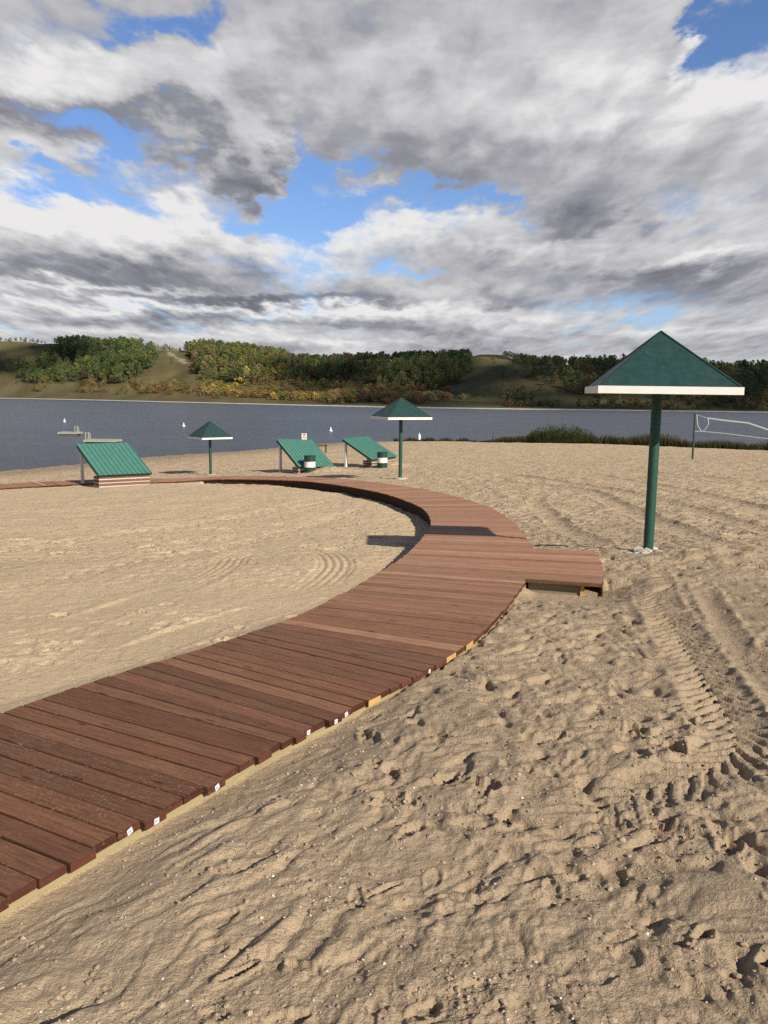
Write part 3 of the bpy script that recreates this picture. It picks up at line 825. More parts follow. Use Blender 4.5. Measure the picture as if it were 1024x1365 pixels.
# ------------------------------------------------------------------ SLANT ROOF SHELTERS
def shelter(BL, BR, TL, label, drift=0.0, low_h=.42):
    BL, BR, TL = Vector(BL), Vector(BR), Vector(TL)
    Wv = BR - BL; TR = TL + Wv
    Sv = BL - TL
    cx = (BL.x + BR.x) / 2; cy = (BL.y + BR.y) / 2
    g = Tz(cx, cy)
    root = empty('shade_shelter', (cx, cy, g), 0, label, 'shelter', 'green slant roof shelters')
    O = Vector(root.location)
    nrm = Wv.cross(Sv).normalized()
    if nrm.z < 0: nrm = -nrm
    # roof: ribbed sheet metal, ribs run down the slope
    mb = MB(); n = 11
    prof = []
    for i in range(n):
        f = i / n; w = 1 / n
        prof += [(f, 0), (f + w * .80, 0), (f + w * .84, .03), (f + w * .96, .03)]
    prof.append((1.0, 0))
    def rp(f, hh, e): return (TL + Wv * f + Sv * e + nrm * hh) - O
    top = [rp(f, hh, -.03) for f, hh in prof]; bot = [rp(f, hh, 1.03) for f, hh in prof]
    for i in range(len(prof) - 1):
        mb.add([top[i], top[i + 1], bot[i + 1], bot[i]], [(0, 1, 2, 3)])
        lo = [v - nrm * .012 for v in (top[i], top[i + 1], bot[i + 1], bot[i])]
        mb.add(lo, [(3, 2, 1, 0)], 1)
    roof_o = mb.build('roof', [M_SHEET, M_UNDER], root)
    # edge boards under the sheet
    mb = MB(); d = nrm * -.07
    for a, b in ((TL, BL), (TR, BR)):
        mb.beam(a - O + d, b - O + d, .05, .11, up=nrm)
    mb.beam(TL - O + d, TR - O + d, .05, .11, up=nrm); mb.beam(BL - O + d * .9, BR - O + d * .9, .045, .09, up=nrm)
    mb.build('roof_frame', M_GREENPOLE, roof_o)
    for f in (.33, .66):
        mb = MB(); mb.beam(TL + Wv * f - O + d, BL + Wv * f - O + d, .045, .10, up=nrm); mb.build('rafter', M_UNDER, roof_o)
    # white posts under the high edge
    for f in (.055, .945):
        pt = TL + Wv * f + Sv * .05
        zg = Tz(pt.x, pt.y)
        mb = MB(); mb.box((pt.x - O.x, pt.y - O.y, (zg - .2 + pt.z - .10) / 2 - O.z), (.12, .12, pt.z - .10 - zg + .2), rz=math.atan2(Wv.y, Wv.x))
        mb.build('post', M_WHITE, root, bevel=.008)
    # low wall of stacked landscaping timbers under the low edge
    rs = random.Random(int(abs(cx) * 100)); mb = MB()
    wd = Wv.normalized(); L = Wv.length; sd = Sv.copy(); sd.z = 0; sd.normalize()
    zc = BL.z - .11
    zlow = min(Tz(BL.x, BL.y), Tz(BR.x, BR.y)) - .1
    z_ = zc; k = 0
    while z_ > zlow:
        hh = .074
        t_ = rs.uniform(.75, 1.15); c_ = (.21 * t_, .115 * t_, .085 * t_) if k % 2 == 0 else (.50 * t_, .41 * t_, .33 * t_)
        slope = Wv.z / L
        a = BL - sd * .12 - O; b = BR - sd * .12 - O
        a.z = z_ - O.z; b.z = z_ + Wv.z - O.z
        a += wd * (.02 + rs.uniform(0, .02)); b -= wd * (.02 + rs.uniform(0, .02))
        mb.beam(a - Vector((0, 0, hh / 2)), b - Vector((0, 0, hh / 2)), .10, hh - .018, col=c_)
        # short return timbers at both ends
        for e_, sg in ((a, 1), (b, -1)):
            e0 = e_ - sd * .06 + wd * sg * .05 - Vector((0, 0, hh / 2)); e1 = e0 - sd * .5
            mb.beam(e0, e1, .10, hh - .014, col=tuple(v * .9 for v in c_))
        z_ -= hh; k += 1
    mb.build('timber_wall', M_LOG, root)
    # bench plank inside
    mb = MB(); pa = BL + Wv * .08 - sd * .5; pb = BL + Wv * .92 - sd * .5
    for q in (pa, pb): pass
    ga, gb = Tz(pa.x, pa.y) + .34, Tz(pb.x, pb.y) + .34
    mb.beam((pa.x - O.x, pa.y - O.y, ga - O.z), (pb.x - O.x, pb.y - O.y, gb - O.z), .3, .04); bench_o = mb.build('bench', M_UNDER, root)
    for f in (.16, .84):
        pt = BL + Wv * f - sd * .5; zg = Tz(pt.x, pt.y)
        mb = MB(); mb.box((pt.x - O.x, pt.y - O.y, zg + .10 - O.z), (.12, .22, .40), rz=math.atan2(Wv.y, Wv.x)); mb.build('bench_leg', M_CONC, bench_o)
    return root
shelter((-11.54, 33.5, -1.21), (-9.74, 34.70, -1.21), (-13.00, 35.25, -.13), 'leftmost green slant roof shelter with a striped timber wall beneath its low edge')
shelter((-4.35, 42, -1.52), (-2.62, 43.29, -1.62), (-5.62, 43.70, -.31), 'green slant roof shelter in the middle with a sign rising behind its roof', low_h=.3)
shelter((-.74, 47, -1.53), (.67, 48.62, -1.46), (-2.41, 48.42, -.50), 'rightmost green slant roof shelter, farthest off, next to the middle umbrella pole', low_h=.3)

# ------------------------------------------------------------------ BARRELS
def barrel(x_, y_, label, z_off=0):
    zg = Tz(x_, y_) + z_off
    u = empty('trash_barrel', (x_, y_, zg), 0, label, 'trash barrel', 'striped trash barrels by the shelters')
    H_, r_ = .88, .285
    prof = []
    n = 44
    for i in range(n + 1):
        zz = H_ * i / n
        rr_ = r_
        for c in (.0, 1 / 3, 2 / 3, 1.0):
            rr_ += .012 * math.exp(-((zz / H_ - c) / .018) ** 2)
        prof.append((zz, rr_))
    for nm, lo, hi, m in (('drum', 0, .33, M_DRUM), ('white_band', .33, .655, M_WHITE), ('drum_top', .655, 1.0, M_DRUM)):
        pts = [(0, 0, zz) for zz, q in prof if lo - 1e-6 <= zz / H_ <= hi + .024]; rad = [q for zz, q in prof if lo - 1e-6 <= zz / H_ <= hi + .024]
        mb = MB(); mb.tube(pts, rad, 32, cap=(nm == 'drum'))
        if nm == 'drum_top':
            mb.tube([(0, 0, H_), (0, 0, H_ - .08)], [r_ - .012, r_ - .015], 32, cap=True)
        mb.build(nm, m, u, auto=True)
    return u
barrel(-3.77, 42.0, 'dark green trash barrel with a white band, left of the two, beside the middle shelter', .02)
barrel(-.12, 46.0, 'dark green trash barrel with a white band, right of the two, beside the rightmost shelter', .03)

# ------------------------------------------------------------------ VOLLEYBALL
vp = (17.4, 47.03); zg = Tz(*vp)
u = empty('volleyball_post', (*vp, zg), 0, 'slim green steel post holding up the left end of the volleyball net', 'net post')
mb = MB(); mb.tube([(0, 0, -.3), (0, 0, 1.2), (0, 0, 2.56)], .055, 14); mb.build('pole', M_GREENPOLE, u, auto=True)
mb = MB(); mb.tube([(0, 0, 2.56), (0, 0, 2.60)], [.062, .05], 14); mb.build('cap', M_GREENPOLE, u, auto=True)
for zh in (2.47, 1.56):
    mb = MB(); mb.tube([(.05, 0, zh), (.12, 0, zh)], .02, 8); mb.build('hook', M_CONC, u, auto=True)
# the net hangs from the post; world directions chosen along the court (toward the viewer's right)
nv = empty('volleyball_net', (vp[0] + .1, vp[1], zg + 2.47), 0, 'slack white volleyball net hanging from the slim green post', 'net')
dirn = Vector((.86, -.50, 0))
def npt(s_, dz): return Vector((dirn.x * s_, dirn.y * s_, dz))
topl = [(0, 0), (.25, -.05), (.57, -.15), (1.0, -.20), (1.6, -.27), (2.3, -.33), (2.7, -.37), (3.4, -.60), (4.2, -.87), (5.2, -1.05)]
def ribbon(pts, hgt, name, m, th=.012):
    mb = MB()
    for (s0_, z0_), (s1_, z1_) in zip(pts[:-1], pts[1:]):
        mb.beam(npt(s0_, z0_), npt(s1_ + .01, z1_), th, hgt)
    return mb.build(name, m, nv)
ribbon(topl[:3], .02, 'tie_rope', M_ROPE); ribbon(topl[2:], .075, 'top_band', M_ROPE)
lowl = [(0, -.90), (.6, -.91), (1.5, -.97), (2.6, -1.08), (3.6, -1.18), (4.6, -1.30)]
ribbon(lowl, .03, 'bottom_rope', M_ROPE)
for pl in ([(0, -.02), (.04, -.35), (.1, -.6), (.3, -.9)], [(.60, -.17), (.66, -.45), (.56, -.68), (.36, -.9)]):
    mb = MB(); mb.tube([npt(s_, z_) for s_, z_ in pl], .016, 6); mb.build('side_rope', M_ROPE, nv)
mb = MB()   # thin knotted mesh between the ropes
def lerp(pl, s_): return float(np.interp(s_, [q[0] for q in pl], [q[1] for q in pl]))
for k in range(1, 34):
    s_ = .62 + k * .12
    if s_ > 4.5: break
    mb.beam(npt(s_, lerp(topl, s_)), npt(s_ - .05, lerp(lowl, s_)), .0016, .0016)
for f in np.linspace(.15, .85, 6):
    for k in range(30):
        s0_ = .64 + k * .13
        a_z = lerp(topl, s0_) * (1 - f) + lerp(lowl, s0_) * f; b_z = lerp(topl, s0_ + .13) * (1 - f) + lerp(lowl, s0_ + .13) * f
        mb.beam(npt(s0_, a_z), npt(s0_ + .13, b_z), .0016, .0016)
mb.build('mesh_netting', M_SIGNK, nv)

# ------------------------------------------------------------------ LAKE THINGS
def raft(loc, yaw, L, W, label, ladder):
    u = empty('swim_raft', loc, yaw, label, 'swim raft', 'floating swim rafts')
    mb = MB(); rs = random.Random(2)
    n = 16
    for i in range(n):
        mb.box(((-.5 + (i + .5) / n) * L, 0, .36), (L / n - .02, W, .05))
    mb.build('deck', M_RAFT, u)
    mb = MB()
    for sy in (-1, 1): mb.box((0, sy * (W / 2 - .04), .25), (L, .08, .16))
    for sx in (-1, 1): mb.box((sx * (L / 2 - .04), 0, .25), (.08, W - .17, .16))
    mb.build('frame', M_RAFT, u)
    for sy in (-1, 1):
        mb = MB(); mb.tube([(-L / 2 + .15, sy * W * .3, .08), (L / 2 - .15, sy * W * .3, .08)], .22, 14); mb.build('float_drum', M_GREYTIMBER, u, auto=True)
    xe = ladder * (L / 2 - .25)
    mb = MB()
    for dx in (-.16, .16):
        mb.tube([(xe + dx, -W * .3, .30), (xe + dx, -W * .3, 1.0), (xe + dx * .9, -W * .3 + .12, 1.08), (xe + dx * .9, -W * .3 + .35, 1.0), (xe + dx, -W * .3 + .4, .36)], .045, 8)
    mb.build('ladder_rail', M_RAFT, u, auto=True)
    return u
raft((-37.1, 98.6, WATER), R(-3), 2.35, 1.7, 'grey floating swim raft alone on the open water at far left', 1)
raft((-28.2, 83.5, WATER), R(-4), 3.2, 2.0, 'pale swim raft just showing above the roof of the leftmost shelter', -1)

def buoy(x_, y_, label):
    u = empty('marker_buoy', (x_, y_, WATER), 0, label, 'buoy', 'white buoys on the lake')
    mb = MB(); mb.tube([(0, 0, -.12), (0, 0, .0), (0, 0, .09), (0, 0, .15), (0, 0, .24)], [.2, .27, .27, .2, .1], 18); mb.build('float', M_BUOY, u, auto=True)
    mb = MB(); mb.tube([(0, 0, .23), (0, 0, .44), (0, 0, .60)], [.12, .09, .03], 14); mb.build('cone', M_BUOY, u, auto=True)
buoy(-54, 141.08, 'white cone buoy farthest left, floating beyond the swim raft')
buoy(-30.45, 126.65, 'white cone buoy floating above and left of the smallest umbrella')
buoy(-7.39, 114.48, 'white cone buoy floating above the rightmost shelter roof')
u = empty('channel_marker', (3.95, 95.35, WATER), 0, 'white bottle shaped marker float just right of the middle umbrella pole', 'buoy')
mb = MB(); mb.tube([(0, 0, -.1), (0, 0, .5), (0, 0, .62)], [.17, .17, .08], 16); mb.build('float', M_BUOY, u, auto=True)
mb = MB(); mb.tube([(0, 0, .62), (0, 0, .78)], [.06, .05], 10); mb.build('neck', M_BUOY, u, auto=True)

# sign behind the middle shelter
sx, sy = -6.05, 62.8; sz = Tz(sx, sy)
u = empty('notice_sign', (sx, sy, sz), R(4), 'small white notice sign with red and black marks rising behind the middle shelter', 'sign')
zt = 2.1 - .0474 * 62.8 - sz          # top of the board
mb = MB(); mb.box((0, .03, (zt - .3) / 2), (.08, .05, zt + .3)); mb.build('post', M_POSTDARK, u)
mb = MB(); mb.box((0, 0, zt - .26), (.38, .02, .54)); board_o = mb.build('board', M_SIGNW, u)
mb = MB(); mb.box((0, -.014, zt - .08), (.15, .006, .08)); mb.box((.02, -.0145, zt - .11), (.06, .006, .05)); mb.build('black_symbol', M_SIGNK, board_o)
mb = MB()
for k in range(20):
    a0, a1 = 2 * math.pi * k / 20, 2 * math.pi * (k + 1) / 20
    mb.beam((.11 * math.cos(a0), -.0145, zt - .29 + .11 * math.sin(a0)), (.11 * math.cos(a1), -.0145, zt - .29 + .11 * math.sin(a1)), .005, .03, up=(0, 1, 0)) if False else mb.box((.11 * math.cos(a0), -.0145, zt - .29 + .11 * math.sin(a0)), (.035, .006, .035))
mb.beam((-.075, -.0175, zt - .215), (.075, -.0175, zt - .365), .006, .03, up=(.7, 0, .7))
mb.build('red_symbol', M_SIGNR, board_o)

# brown rail on the beach behind the middle shelter
rx, ry = -4.55, 64.5; rz_ = Tz(rx, ry)
u = empty('wooden_rail', (rx, ry, rz_), R(8), 'low brown wooden rail on the beach behind the middle shelter', 'rail')
for dx in (0, -1.9):
    mb = MB(); mb.box((dx, 0, .15), (.12, .12, 1.0)); mb.build('post', M_POSTDARK, u)
mb = MB(); mb.box((-.95, -.07, .56), (2.1, .04, .10)); mb.build('crossbar', M_POSTDARK, u)
# thin stakes and driftwood at the waterline
for i, (x_, y_, hh, lean, lb) in enumerate(((11.2, 86.5, 1.0, .03, 'thin dark stake standing in the water, leftmost of three'), (12.1, 86.0, 1.0, -.02, 'thin dark stake in the water, left one of the close pair'), (12.42, 86.0, .9, .01, 'thin dark stake in the water, right one of the close pair by the driftwood'))):
    zs = WATER - .3 + (.62 if i == 0 else .3)
    mb = MB(); mb.tube([(0, 0, -.5), (lean * .5, 0, hh * .5), (lean, 0, hh)], [.04, .035, .03], 8)
    o = mb.build('mooring_stake', M_POSTDARK); o.location = (x_, y_, zs); tag(o, lb, 'stake', 'stakes at the waterline')
mb = MB(); mb.tube([(0, 0, -.1), (.3, 0, .2), (.62, .05, .42), (.9, .05, .38)], [.12, .11, .09, .05], 8); mb.tube([(.55, .04, .36), (.66, .1, .55)], [.06, .03], 6)
o = mb.build('driftwood', M_POSTDARK); o.location = (12.65, 86, WATER + .18); tag(o, 'dark leaning piece of driftwood at the waterline beside the stakes', 'driftwood')

# ------------------------------------------------------------------ WATER
def water_fn(nt, b):
    p = nt.geo()
    n1 = nt.noise(nt.mapping(p, (.55, 1.5, 1), rot=(0, 0, R(12))), .9, 5, .62, .4)
    n2 = nt.noise(nt.mapping(p, (.5, 1.3, 1), rot=(0, 0, R(-10))), 3.4, 4, .6)
    big = nt.noise(nt.mapping(p, (.007, .055, 1), rot=(0, 0, R(8))), 1.0, 5, .65)
    mid = nt.noise(nt.mapping(p, (.16, .60, 1), rot=(0, 0, R(6))), 1.0, 5, .7)
    c = nt.mix(nt.maprange(big, .35, .65), (.029, .039, .060), (.058, .070, .097))
    c = nt.mix(nt.maprange(mid, .44, .62, 0, .6), c, (.026, .031, .045))
    c = nt.mix(nt.maprange(mid, .58, .74, 0, .45), c, (.11, .12, .145))
    nt.l.new(c, b.inputs['Base Color'])
    h = nt.math('ADD', nt.math('MULTIPLY', n1, 1.0), nt.math('MULTIPLY', n2, .35))
    nt.l.new(nt.bump(h, .8, .40), b.inputs['Normal'])
M_WATER = mat('lake_water', water_fn, rough=.28, spec=.22)
mb = MB()
mb.add([(-1600, -400, WATER), (1600, -400, WATER), (1600, 1200, WATER), (-1600, 1200, WATER)], [(0, 1, 2, 3)])
o = mb.build('lake_water', M_WATER); tag(o, kind='structure')

# ------------------------------------------------------------------ FAR SHORE HILLS
AZ_T = np.array([-60, -42, -24.6, -20.3, -15.6, -10.8, -5.8, -.06, 4.4, 9.5, 14.4, 19.1, 24.5, 40, 60])
RS_T = np.array([700, 690, 636, 554, 470, 409, 362, 329, 317, 310, 313, 311, 316, 330, 350])
# bare ridge line as an elevation angle (degrees) against azimuth
RA_T = np.array([-60, -40, -24.5, -21.4, -17.3, -15.0, -13.0, -11.7, -9.0, -6.6, -4.2, -2.2, .4, 3.4, 5.4, 6.4, 7.9, 9.3, 11.2, 14.0, 18.5, 22.5, 30, 40, 60])
RE_T = np.array([2.6, 2.6, 3.0, 2.95, 2.80, 2.72, 2.64, 2.78, 2.50, 2.10, 1.95, 2.10, 2.25, 2.26, 2.40, 2.62, 2.58, 2.20, 2.05, 1.90, 1.70, 1.48, 1.4, 1.5, 1.6])
def shore_r(az): return np.interp(np.degrees(az), AZ_T, RS_T)
TR_ = 210.0
def hill_z(az, t):
    """t = distance beyond the far shore"""
    rs_ = shore_r(az); el = np.interp(np.degrees(az), RA_T, RE_T)
    zr = 2.1 + (rs_ + TR_) * np.tan(np.radians(el))
    xx = (rs_ + t) * np.sin(az); yy = (rs_ + t) * np.cos(az)
    f = np.clip(t / TR_, 0, 1)
    prof = .10 * sstep(0, .25, f) + .90 * sstep(.10, 1.02, f) ** 1.0
    spur = (np.abs(perlin(xx / 95, yy / 260, 91)) - .25) * 16 * np.sin(np.pi * np.clip(f, 0, 1)) * sstep(.05, .3, f)
    zz = WATER + .35 + (zr - WATER) * prof + spur + 1.2 * perlin(xx / 26, yy / 26, 92) * sstep(.1, .4, f)
    beyond = np.clip(t - TR_, 0, None)
    zz = zz - beyond * .02
    return zz
hz_az = np.radians(np.linspace(-62, 62, 560)); hz_t = np.r_[-6, 0, 2, 5, 9, np.linspace(14, TR_ + 30, 64), TR_ + 80, TR_ + 180, TR_ + 400]
AZg, Tg = np.meshgrid(hz_az, hz_t)
ZZ = hill_z(AZg, np.clip(Tg, 0, None)); ZZ[0, :] = WATER - .8; ZZ[1, :] = WATER + .06; ZZ[2, :] = WATER + .25
RRg = shore_r(AZg) + Tg + 2.5 * perlin(AZg * 60, Tg * 0, 95)
HV = np.c_[(RRg * np.sin(AZg)).ravel(), (RRg * np.cos(AZg)).ravel(), ZZ.ravel()]
hi = np.arange(HV.shape[0]).reshape(ZZ.shape)
HQ = np.stack([hi[:-1, :-1], hi[:-1, 1:], hi[1:, 1:], hi[1:, :-1]], -1).reshape(-1, 4)
# ---- zones in (azimuth, elevation) of hillside areas, degrees
def poly_mask(az, el, poly):
    inside_ = np.zeros(np.shape(az), bool); n = len(poly)
    for i in range(n):
        (x0, y0), (x1, y1) = poly[i], poly[(i + 1) % n]
        c = ((y0 > el) != (y1 > el)) & (az < (x1 - x0) * (el - y0) / (y1 - y0 + 1e-12) + x0)
        inside_ ^= c
    return inside_
def ae(X, Y, Z): return np.degrees(np.arctan2(X, Y)), np.degrees(np.arctan2(Z - 2.1, np.hypot(X, Y)))
PATHPOLY = [(-14.65, 2.62), (-14.3, 2.62), (-13.2, 2.05), (-12.3, 1.45), (-12.5, 1.40), (-13.5, 1.95)]
az_h, el_h = ae(HV[:, 0], HV[:, 1], HV[:, 2])
v_path = poly_mask(az_h + .25 * perlin(az_h * 1.5, el_h * 6, 96), el_h, PATHPOLY).astype(float)
v_sand = (np.repeat(hz_t, len(hz_az)) <= 2.1).astype(float)
v_brush = sstep(-.1, .35, perlin(HV[:, 0] / 22, HV[:, 1] / 60, 97) + .0) * (el_h < 1.9)
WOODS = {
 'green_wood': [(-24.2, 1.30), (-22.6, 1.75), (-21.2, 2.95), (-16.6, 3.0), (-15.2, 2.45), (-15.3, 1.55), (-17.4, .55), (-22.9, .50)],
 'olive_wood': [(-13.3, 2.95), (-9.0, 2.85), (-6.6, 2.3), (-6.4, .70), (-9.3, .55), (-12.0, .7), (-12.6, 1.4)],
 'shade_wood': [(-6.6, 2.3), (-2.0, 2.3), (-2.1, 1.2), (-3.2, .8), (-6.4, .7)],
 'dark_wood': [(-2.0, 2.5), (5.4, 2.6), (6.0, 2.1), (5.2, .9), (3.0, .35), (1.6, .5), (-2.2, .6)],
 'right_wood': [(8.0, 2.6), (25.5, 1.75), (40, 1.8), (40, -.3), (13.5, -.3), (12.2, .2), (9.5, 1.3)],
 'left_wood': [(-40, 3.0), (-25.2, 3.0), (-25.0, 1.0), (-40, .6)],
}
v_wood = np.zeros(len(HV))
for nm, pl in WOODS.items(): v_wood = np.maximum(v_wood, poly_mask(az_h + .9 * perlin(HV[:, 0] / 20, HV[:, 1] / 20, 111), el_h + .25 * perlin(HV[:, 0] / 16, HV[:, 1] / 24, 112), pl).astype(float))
def hill_fn(nt, b):
    p = nt.geo()
    n1 = nt.noise(p, .035, 6, .65); n2 = nt.noise(p, .35, 5, .7); n3 = nt.noise(p, .012, 4, .6)
    c = nt.mix(nt.maprange(n1, .35, .65), (.165, .145, .068), (.110, .108, .048))
    c = nt.mix(nt.maprange(n3, .45, .7, 0, .6), c, (.19, .150, .082))
    c = nt.mix(nt.maprange(n2, .5, .75, 0, .55), c, (.068, .070, .032))
    c = nt.mix(nt.math('MULTIPLY', nt.attr('brush'), nt.maprange(n2, .35, .6, .2, .8)), c, (.12, .085, .045))
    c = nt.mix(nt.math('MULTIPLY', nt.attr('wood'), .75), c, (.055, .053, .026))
    c = nt.mix(nt.math('MULTIPLY', nt.attr('path'), nt.maprange(n2, .3, .6, .3, .9)), c, (.36, .33, .25))
    c = nt.mix(nt.attr('sand'), c, (.55, .52, .46))
    nt.l.new(c, b.inputs['Base Color'])
    nt.l.new(nt.bump(n2, .6, .6), b.inputs['Normal'])
M_HILL = mat('hill_grass', hill_fn, rough=.95, spec=.03)
me = np_mesh('far_hills', HV, HQ, [M_HILL], smooth=True, vattr={'path': v_path, 'sand': v_sand, 'wood': v_wood, 'brush': v_brush})
o = bpy.data.objects.new('far_hills', me); COL.objects.link(o); tag(o, kind='structure')

# ---- tree kits: trunk with limbs, crown of leaf clumps
def tree_kit(seed, tall=1.0, wide=.42, clumps=34, leaves=9, shrub=False, lsize=.085):
    """unit-height tree; returns verts, quads, material index, tone(0..1)"""
    q = np.random.default_rng(seed)
    v, f, m, tn = [], [], [], []
    def limb(a, b, r0, r1, n=5):
        a, b = np.array(a), np.array(b); d = b - a; d = d / np.linalg.norm(d)
        u = np.cross(d, [0.3, .9, .1]); u /= np.linalg.norm(u); w = np.cross(d, u)
        b0 = len(v)
        for c, r_ in ((a, r0), (b, r1)):
            for k in range(n):
                t = 2 * math.pi * k / n; v.append(c + (u * math.cos(t) + w * math.sin(t)) * r_)
        for k in range(n): f.append((b0 + k, b0 + (k + 1) % n, b0 + n + (k + 1) % n, b0 + n + k)); m.append(1); tn.append(.5)
    base_h = .06 if shrub else .22
    if not shrub:
        limb((0, 0, -.05), (q.normal(0, .02), q.normal(0, .02), .62), .022, .009)
    cents = []
    for i in range(clumps):
        a = q.uniform(0, 6.283); hh = q.random()
        env = math.sin(math.pi * min(1, .12 + .88 * hh) ** .8) ** .7 if not shrub else math.sqrt(max(0.05, 1 - hh ** 2))
        rad = wide * env * math.sqrt(q.random()) * (.75 + .5 * (math.sin(a * 2 + seed) * .5 + .5))
        cents.append(np.array([rad * math.cos(a), rad * math.sin(a), base_h + (1 - base_h - .04) * hh]))
    for i, c in enumerate(cents):
        if True:
            limb((0, 0, max(.02, c[2] * (.55 if c[2] * .55 < .6 else .5))), c, .008, .003, 3)
        cs = q.uniform(.06, .12) * (1.35 if shrub else 1); tone = q.random()
        for k in range(leaves):
            d = q.normal(0, 1, 3); d /= np.linalg.norm(d)
            p_ = c + d * cs * q.random() ** .4 * np.array([1.1, 1.1, .8])
            n_ = d + q.normal(0, .5, 3) + np.array([0, 0, .4]); n_ /= np.linalg.norm(n_)
            u = np.cross(n_, q.normal(0, 1, 3)); u /= np.linalg.norm(u); w = np.cross(n_, u)
            s_ = lsize * q.uniform(.55, 1.15)
            b0 = len(v)
            v.extend([p_ + u * s_ * .5, p_ + w * s_ * .42, p_ - u * s_ * .5, p_ - w * s_ * .42])
            f.append((b0, b0 + 1, b0 + 2, b0 + 3)); m.append(0); tn.append(.6 * tone + .4 * q.random())
    return np.array(v), np.array(f), np.array(m), np.array(tn)
KITS = [tree_kit(i, wide=w_, clumps=c_) for i, (w_, c_) in enumerate(((.34, 34), (.40, 38), (.30, 30), (.44, 40), (.36, 32)))]
SKITS = [tree_kit(40 + i, wide=w_, clumps=24, shrub=True, lsize=.15) for i, w_ in enumerate((.55, .7, .62, .8))]
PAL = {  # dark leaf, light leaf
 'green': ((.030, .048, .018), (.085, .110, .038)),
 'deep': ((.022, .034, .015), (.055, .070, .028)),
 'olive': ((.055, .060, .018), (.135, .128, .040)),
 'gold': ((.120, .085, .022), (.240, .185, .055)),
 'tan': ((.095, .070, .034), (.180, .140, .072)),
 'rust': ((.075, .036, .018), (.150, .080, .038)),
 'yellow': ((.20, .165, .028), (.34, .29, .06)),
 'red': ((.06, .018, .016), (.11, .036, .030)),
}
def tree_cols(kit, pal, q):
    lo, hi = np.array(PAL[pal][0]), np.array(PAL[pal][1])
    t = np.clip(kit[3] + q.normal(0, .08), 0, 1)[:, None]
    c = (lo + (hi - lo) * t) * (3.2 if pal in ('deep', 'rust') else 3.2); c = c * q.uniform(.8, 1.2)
    c[kit[2] == 1] = (.12, .10, .08); return c
def hill_point(az, t): 
    r_ = float(shore_r(az)) + t
    return r_ * math.sin(az), r_ * math.cos(az), float(hill_z(np.array(az), np.array(t)))
q = np.random.default_rng(77)
spots = {}
def seek(poly, n, dens_noise=.0, tmax=TR_ + 12, tmin=14):
    """random hillside positions whose bearing/elevation fall in the polygon"""
    P = np.array(poly); out = []
    a0, a1 = P[:, 0].min(), P[:, 0].max()
    A = q.uniform(np.radians(a0), np.radians(a1), n * 30); Tt = tmin + (tmax - tmin) * q.random(n * 30)
    r_ = shore_r(A) + Tt; Z_ = hill_z(A, Tt); X_, Y_ = r_ * np.sin(A), r_ * np.cos(A)
    az_, el_ = ae(X_, Y_, Z_)
    ok = poly_mask(az_ + .35 * perlin(X_ / 18, Y_ / 18, 98), el_ + .12 * perlin(X_ / 14, Y_ / 30, 99), poly)
    if dens_noise: ok &= perlin(X_ / 26, Y_ / 40, 101) > -dens_noise
    ii = np.where(ok)[0][:n]
    return [(X_[i], Y_[i], Z_[i]) for i in ii]
def forest(name, label, items, cat='wood'):
    """one uncountable mass of trees; items = (pos, height, palette mix, shrub?)"""
    vs, fs, ms, cs = [], [], [], []; nb = 0
    for (p_, hh, pal, shrub) in items:
        kit = (SKITS if shrub else KITS)[q.integers(4)]
        t = q.uniform(0, 6.28); c_, s_ = math.cos(t), math.sin(t)
        k = kit[0] * (hh * q.uniform(.9, 1.15), hh * q.uniform(.9, 1.15), hh)
        vv = np.c_[k[:, 0] * c_ - k[:, 1] * s_, k[:, 0] * s_ + k[:, 1] * c_, k[:, 2]] + np.array(p_)
        vs.append(vv); fs.append(kit[1] + nb); nb += len(vv); ms.append(kit[2]); cs.append(tree_cols(kit, pal, q))
    me = np_mesh(name, np.concatenate(vs), np.concatenate(fs), [M_LEAF, M_BARK], fmat=np.concatenate(ms), fcol=np.concatenate(cs))
    o = bpy.data.objects.new(name, me); COL.objects.link(o); tag(o, label, cat, kind='stuff'); return o
def pick(*opts):
    r_ = q.random() * sum(w for _, w in opts)
    for o_, w in opts:
        r_ -= w
        if r_ <= 0: return o_
    return opts[-1][0]
def items(poly, n, hr, pals, shrub=0.0, **kw):
    return [(p_, q.uniform(*hr), pick(*pals), q.random() < shrub) for p_ in seek(poly, n, **kw)]
W_ = WOODS
forest('hill_wood', 'mid green wood covering the sunlit hillside at far left', items(W_['green_wood'], 480, (5.5, 9), (('green', 7), ('olive', 2), ('deep', 2))))
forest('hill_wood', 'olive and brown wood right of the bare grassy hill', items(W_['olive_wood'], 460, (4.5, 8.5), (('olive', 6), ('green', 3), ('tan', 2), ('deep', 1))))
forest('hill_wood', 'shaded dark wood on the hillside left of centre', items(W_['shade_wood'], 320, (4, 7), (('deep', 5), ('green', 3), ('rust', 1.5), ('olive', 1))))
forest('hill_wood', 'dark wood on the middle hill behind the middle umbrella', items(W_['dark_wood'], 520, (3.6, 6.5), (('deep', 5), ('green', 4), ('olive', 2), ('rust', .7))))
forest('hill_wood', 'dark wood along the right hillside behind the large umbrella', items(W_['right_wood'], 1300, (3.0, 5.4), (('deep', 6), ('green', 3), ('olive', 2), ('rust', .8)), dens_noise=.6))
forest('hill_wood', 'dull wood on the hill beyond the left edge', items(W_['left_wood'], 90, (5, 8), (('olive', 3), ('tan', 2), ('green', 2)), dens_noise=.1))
forest('shore_brush', 'gold and tan brush along the far shore left of centre', items([(-12, 1.0), (-5.5, .85), (-2.0, .45), (-2.0, -.65), (-6, -.45), (-12.4, -.2)], 460, (2.2, 4.6), (('gold', 4), ('tan', 4), ('olive', 3), ('rust', 1.5)), .8, tmin=9, tmax=80), 'brush')
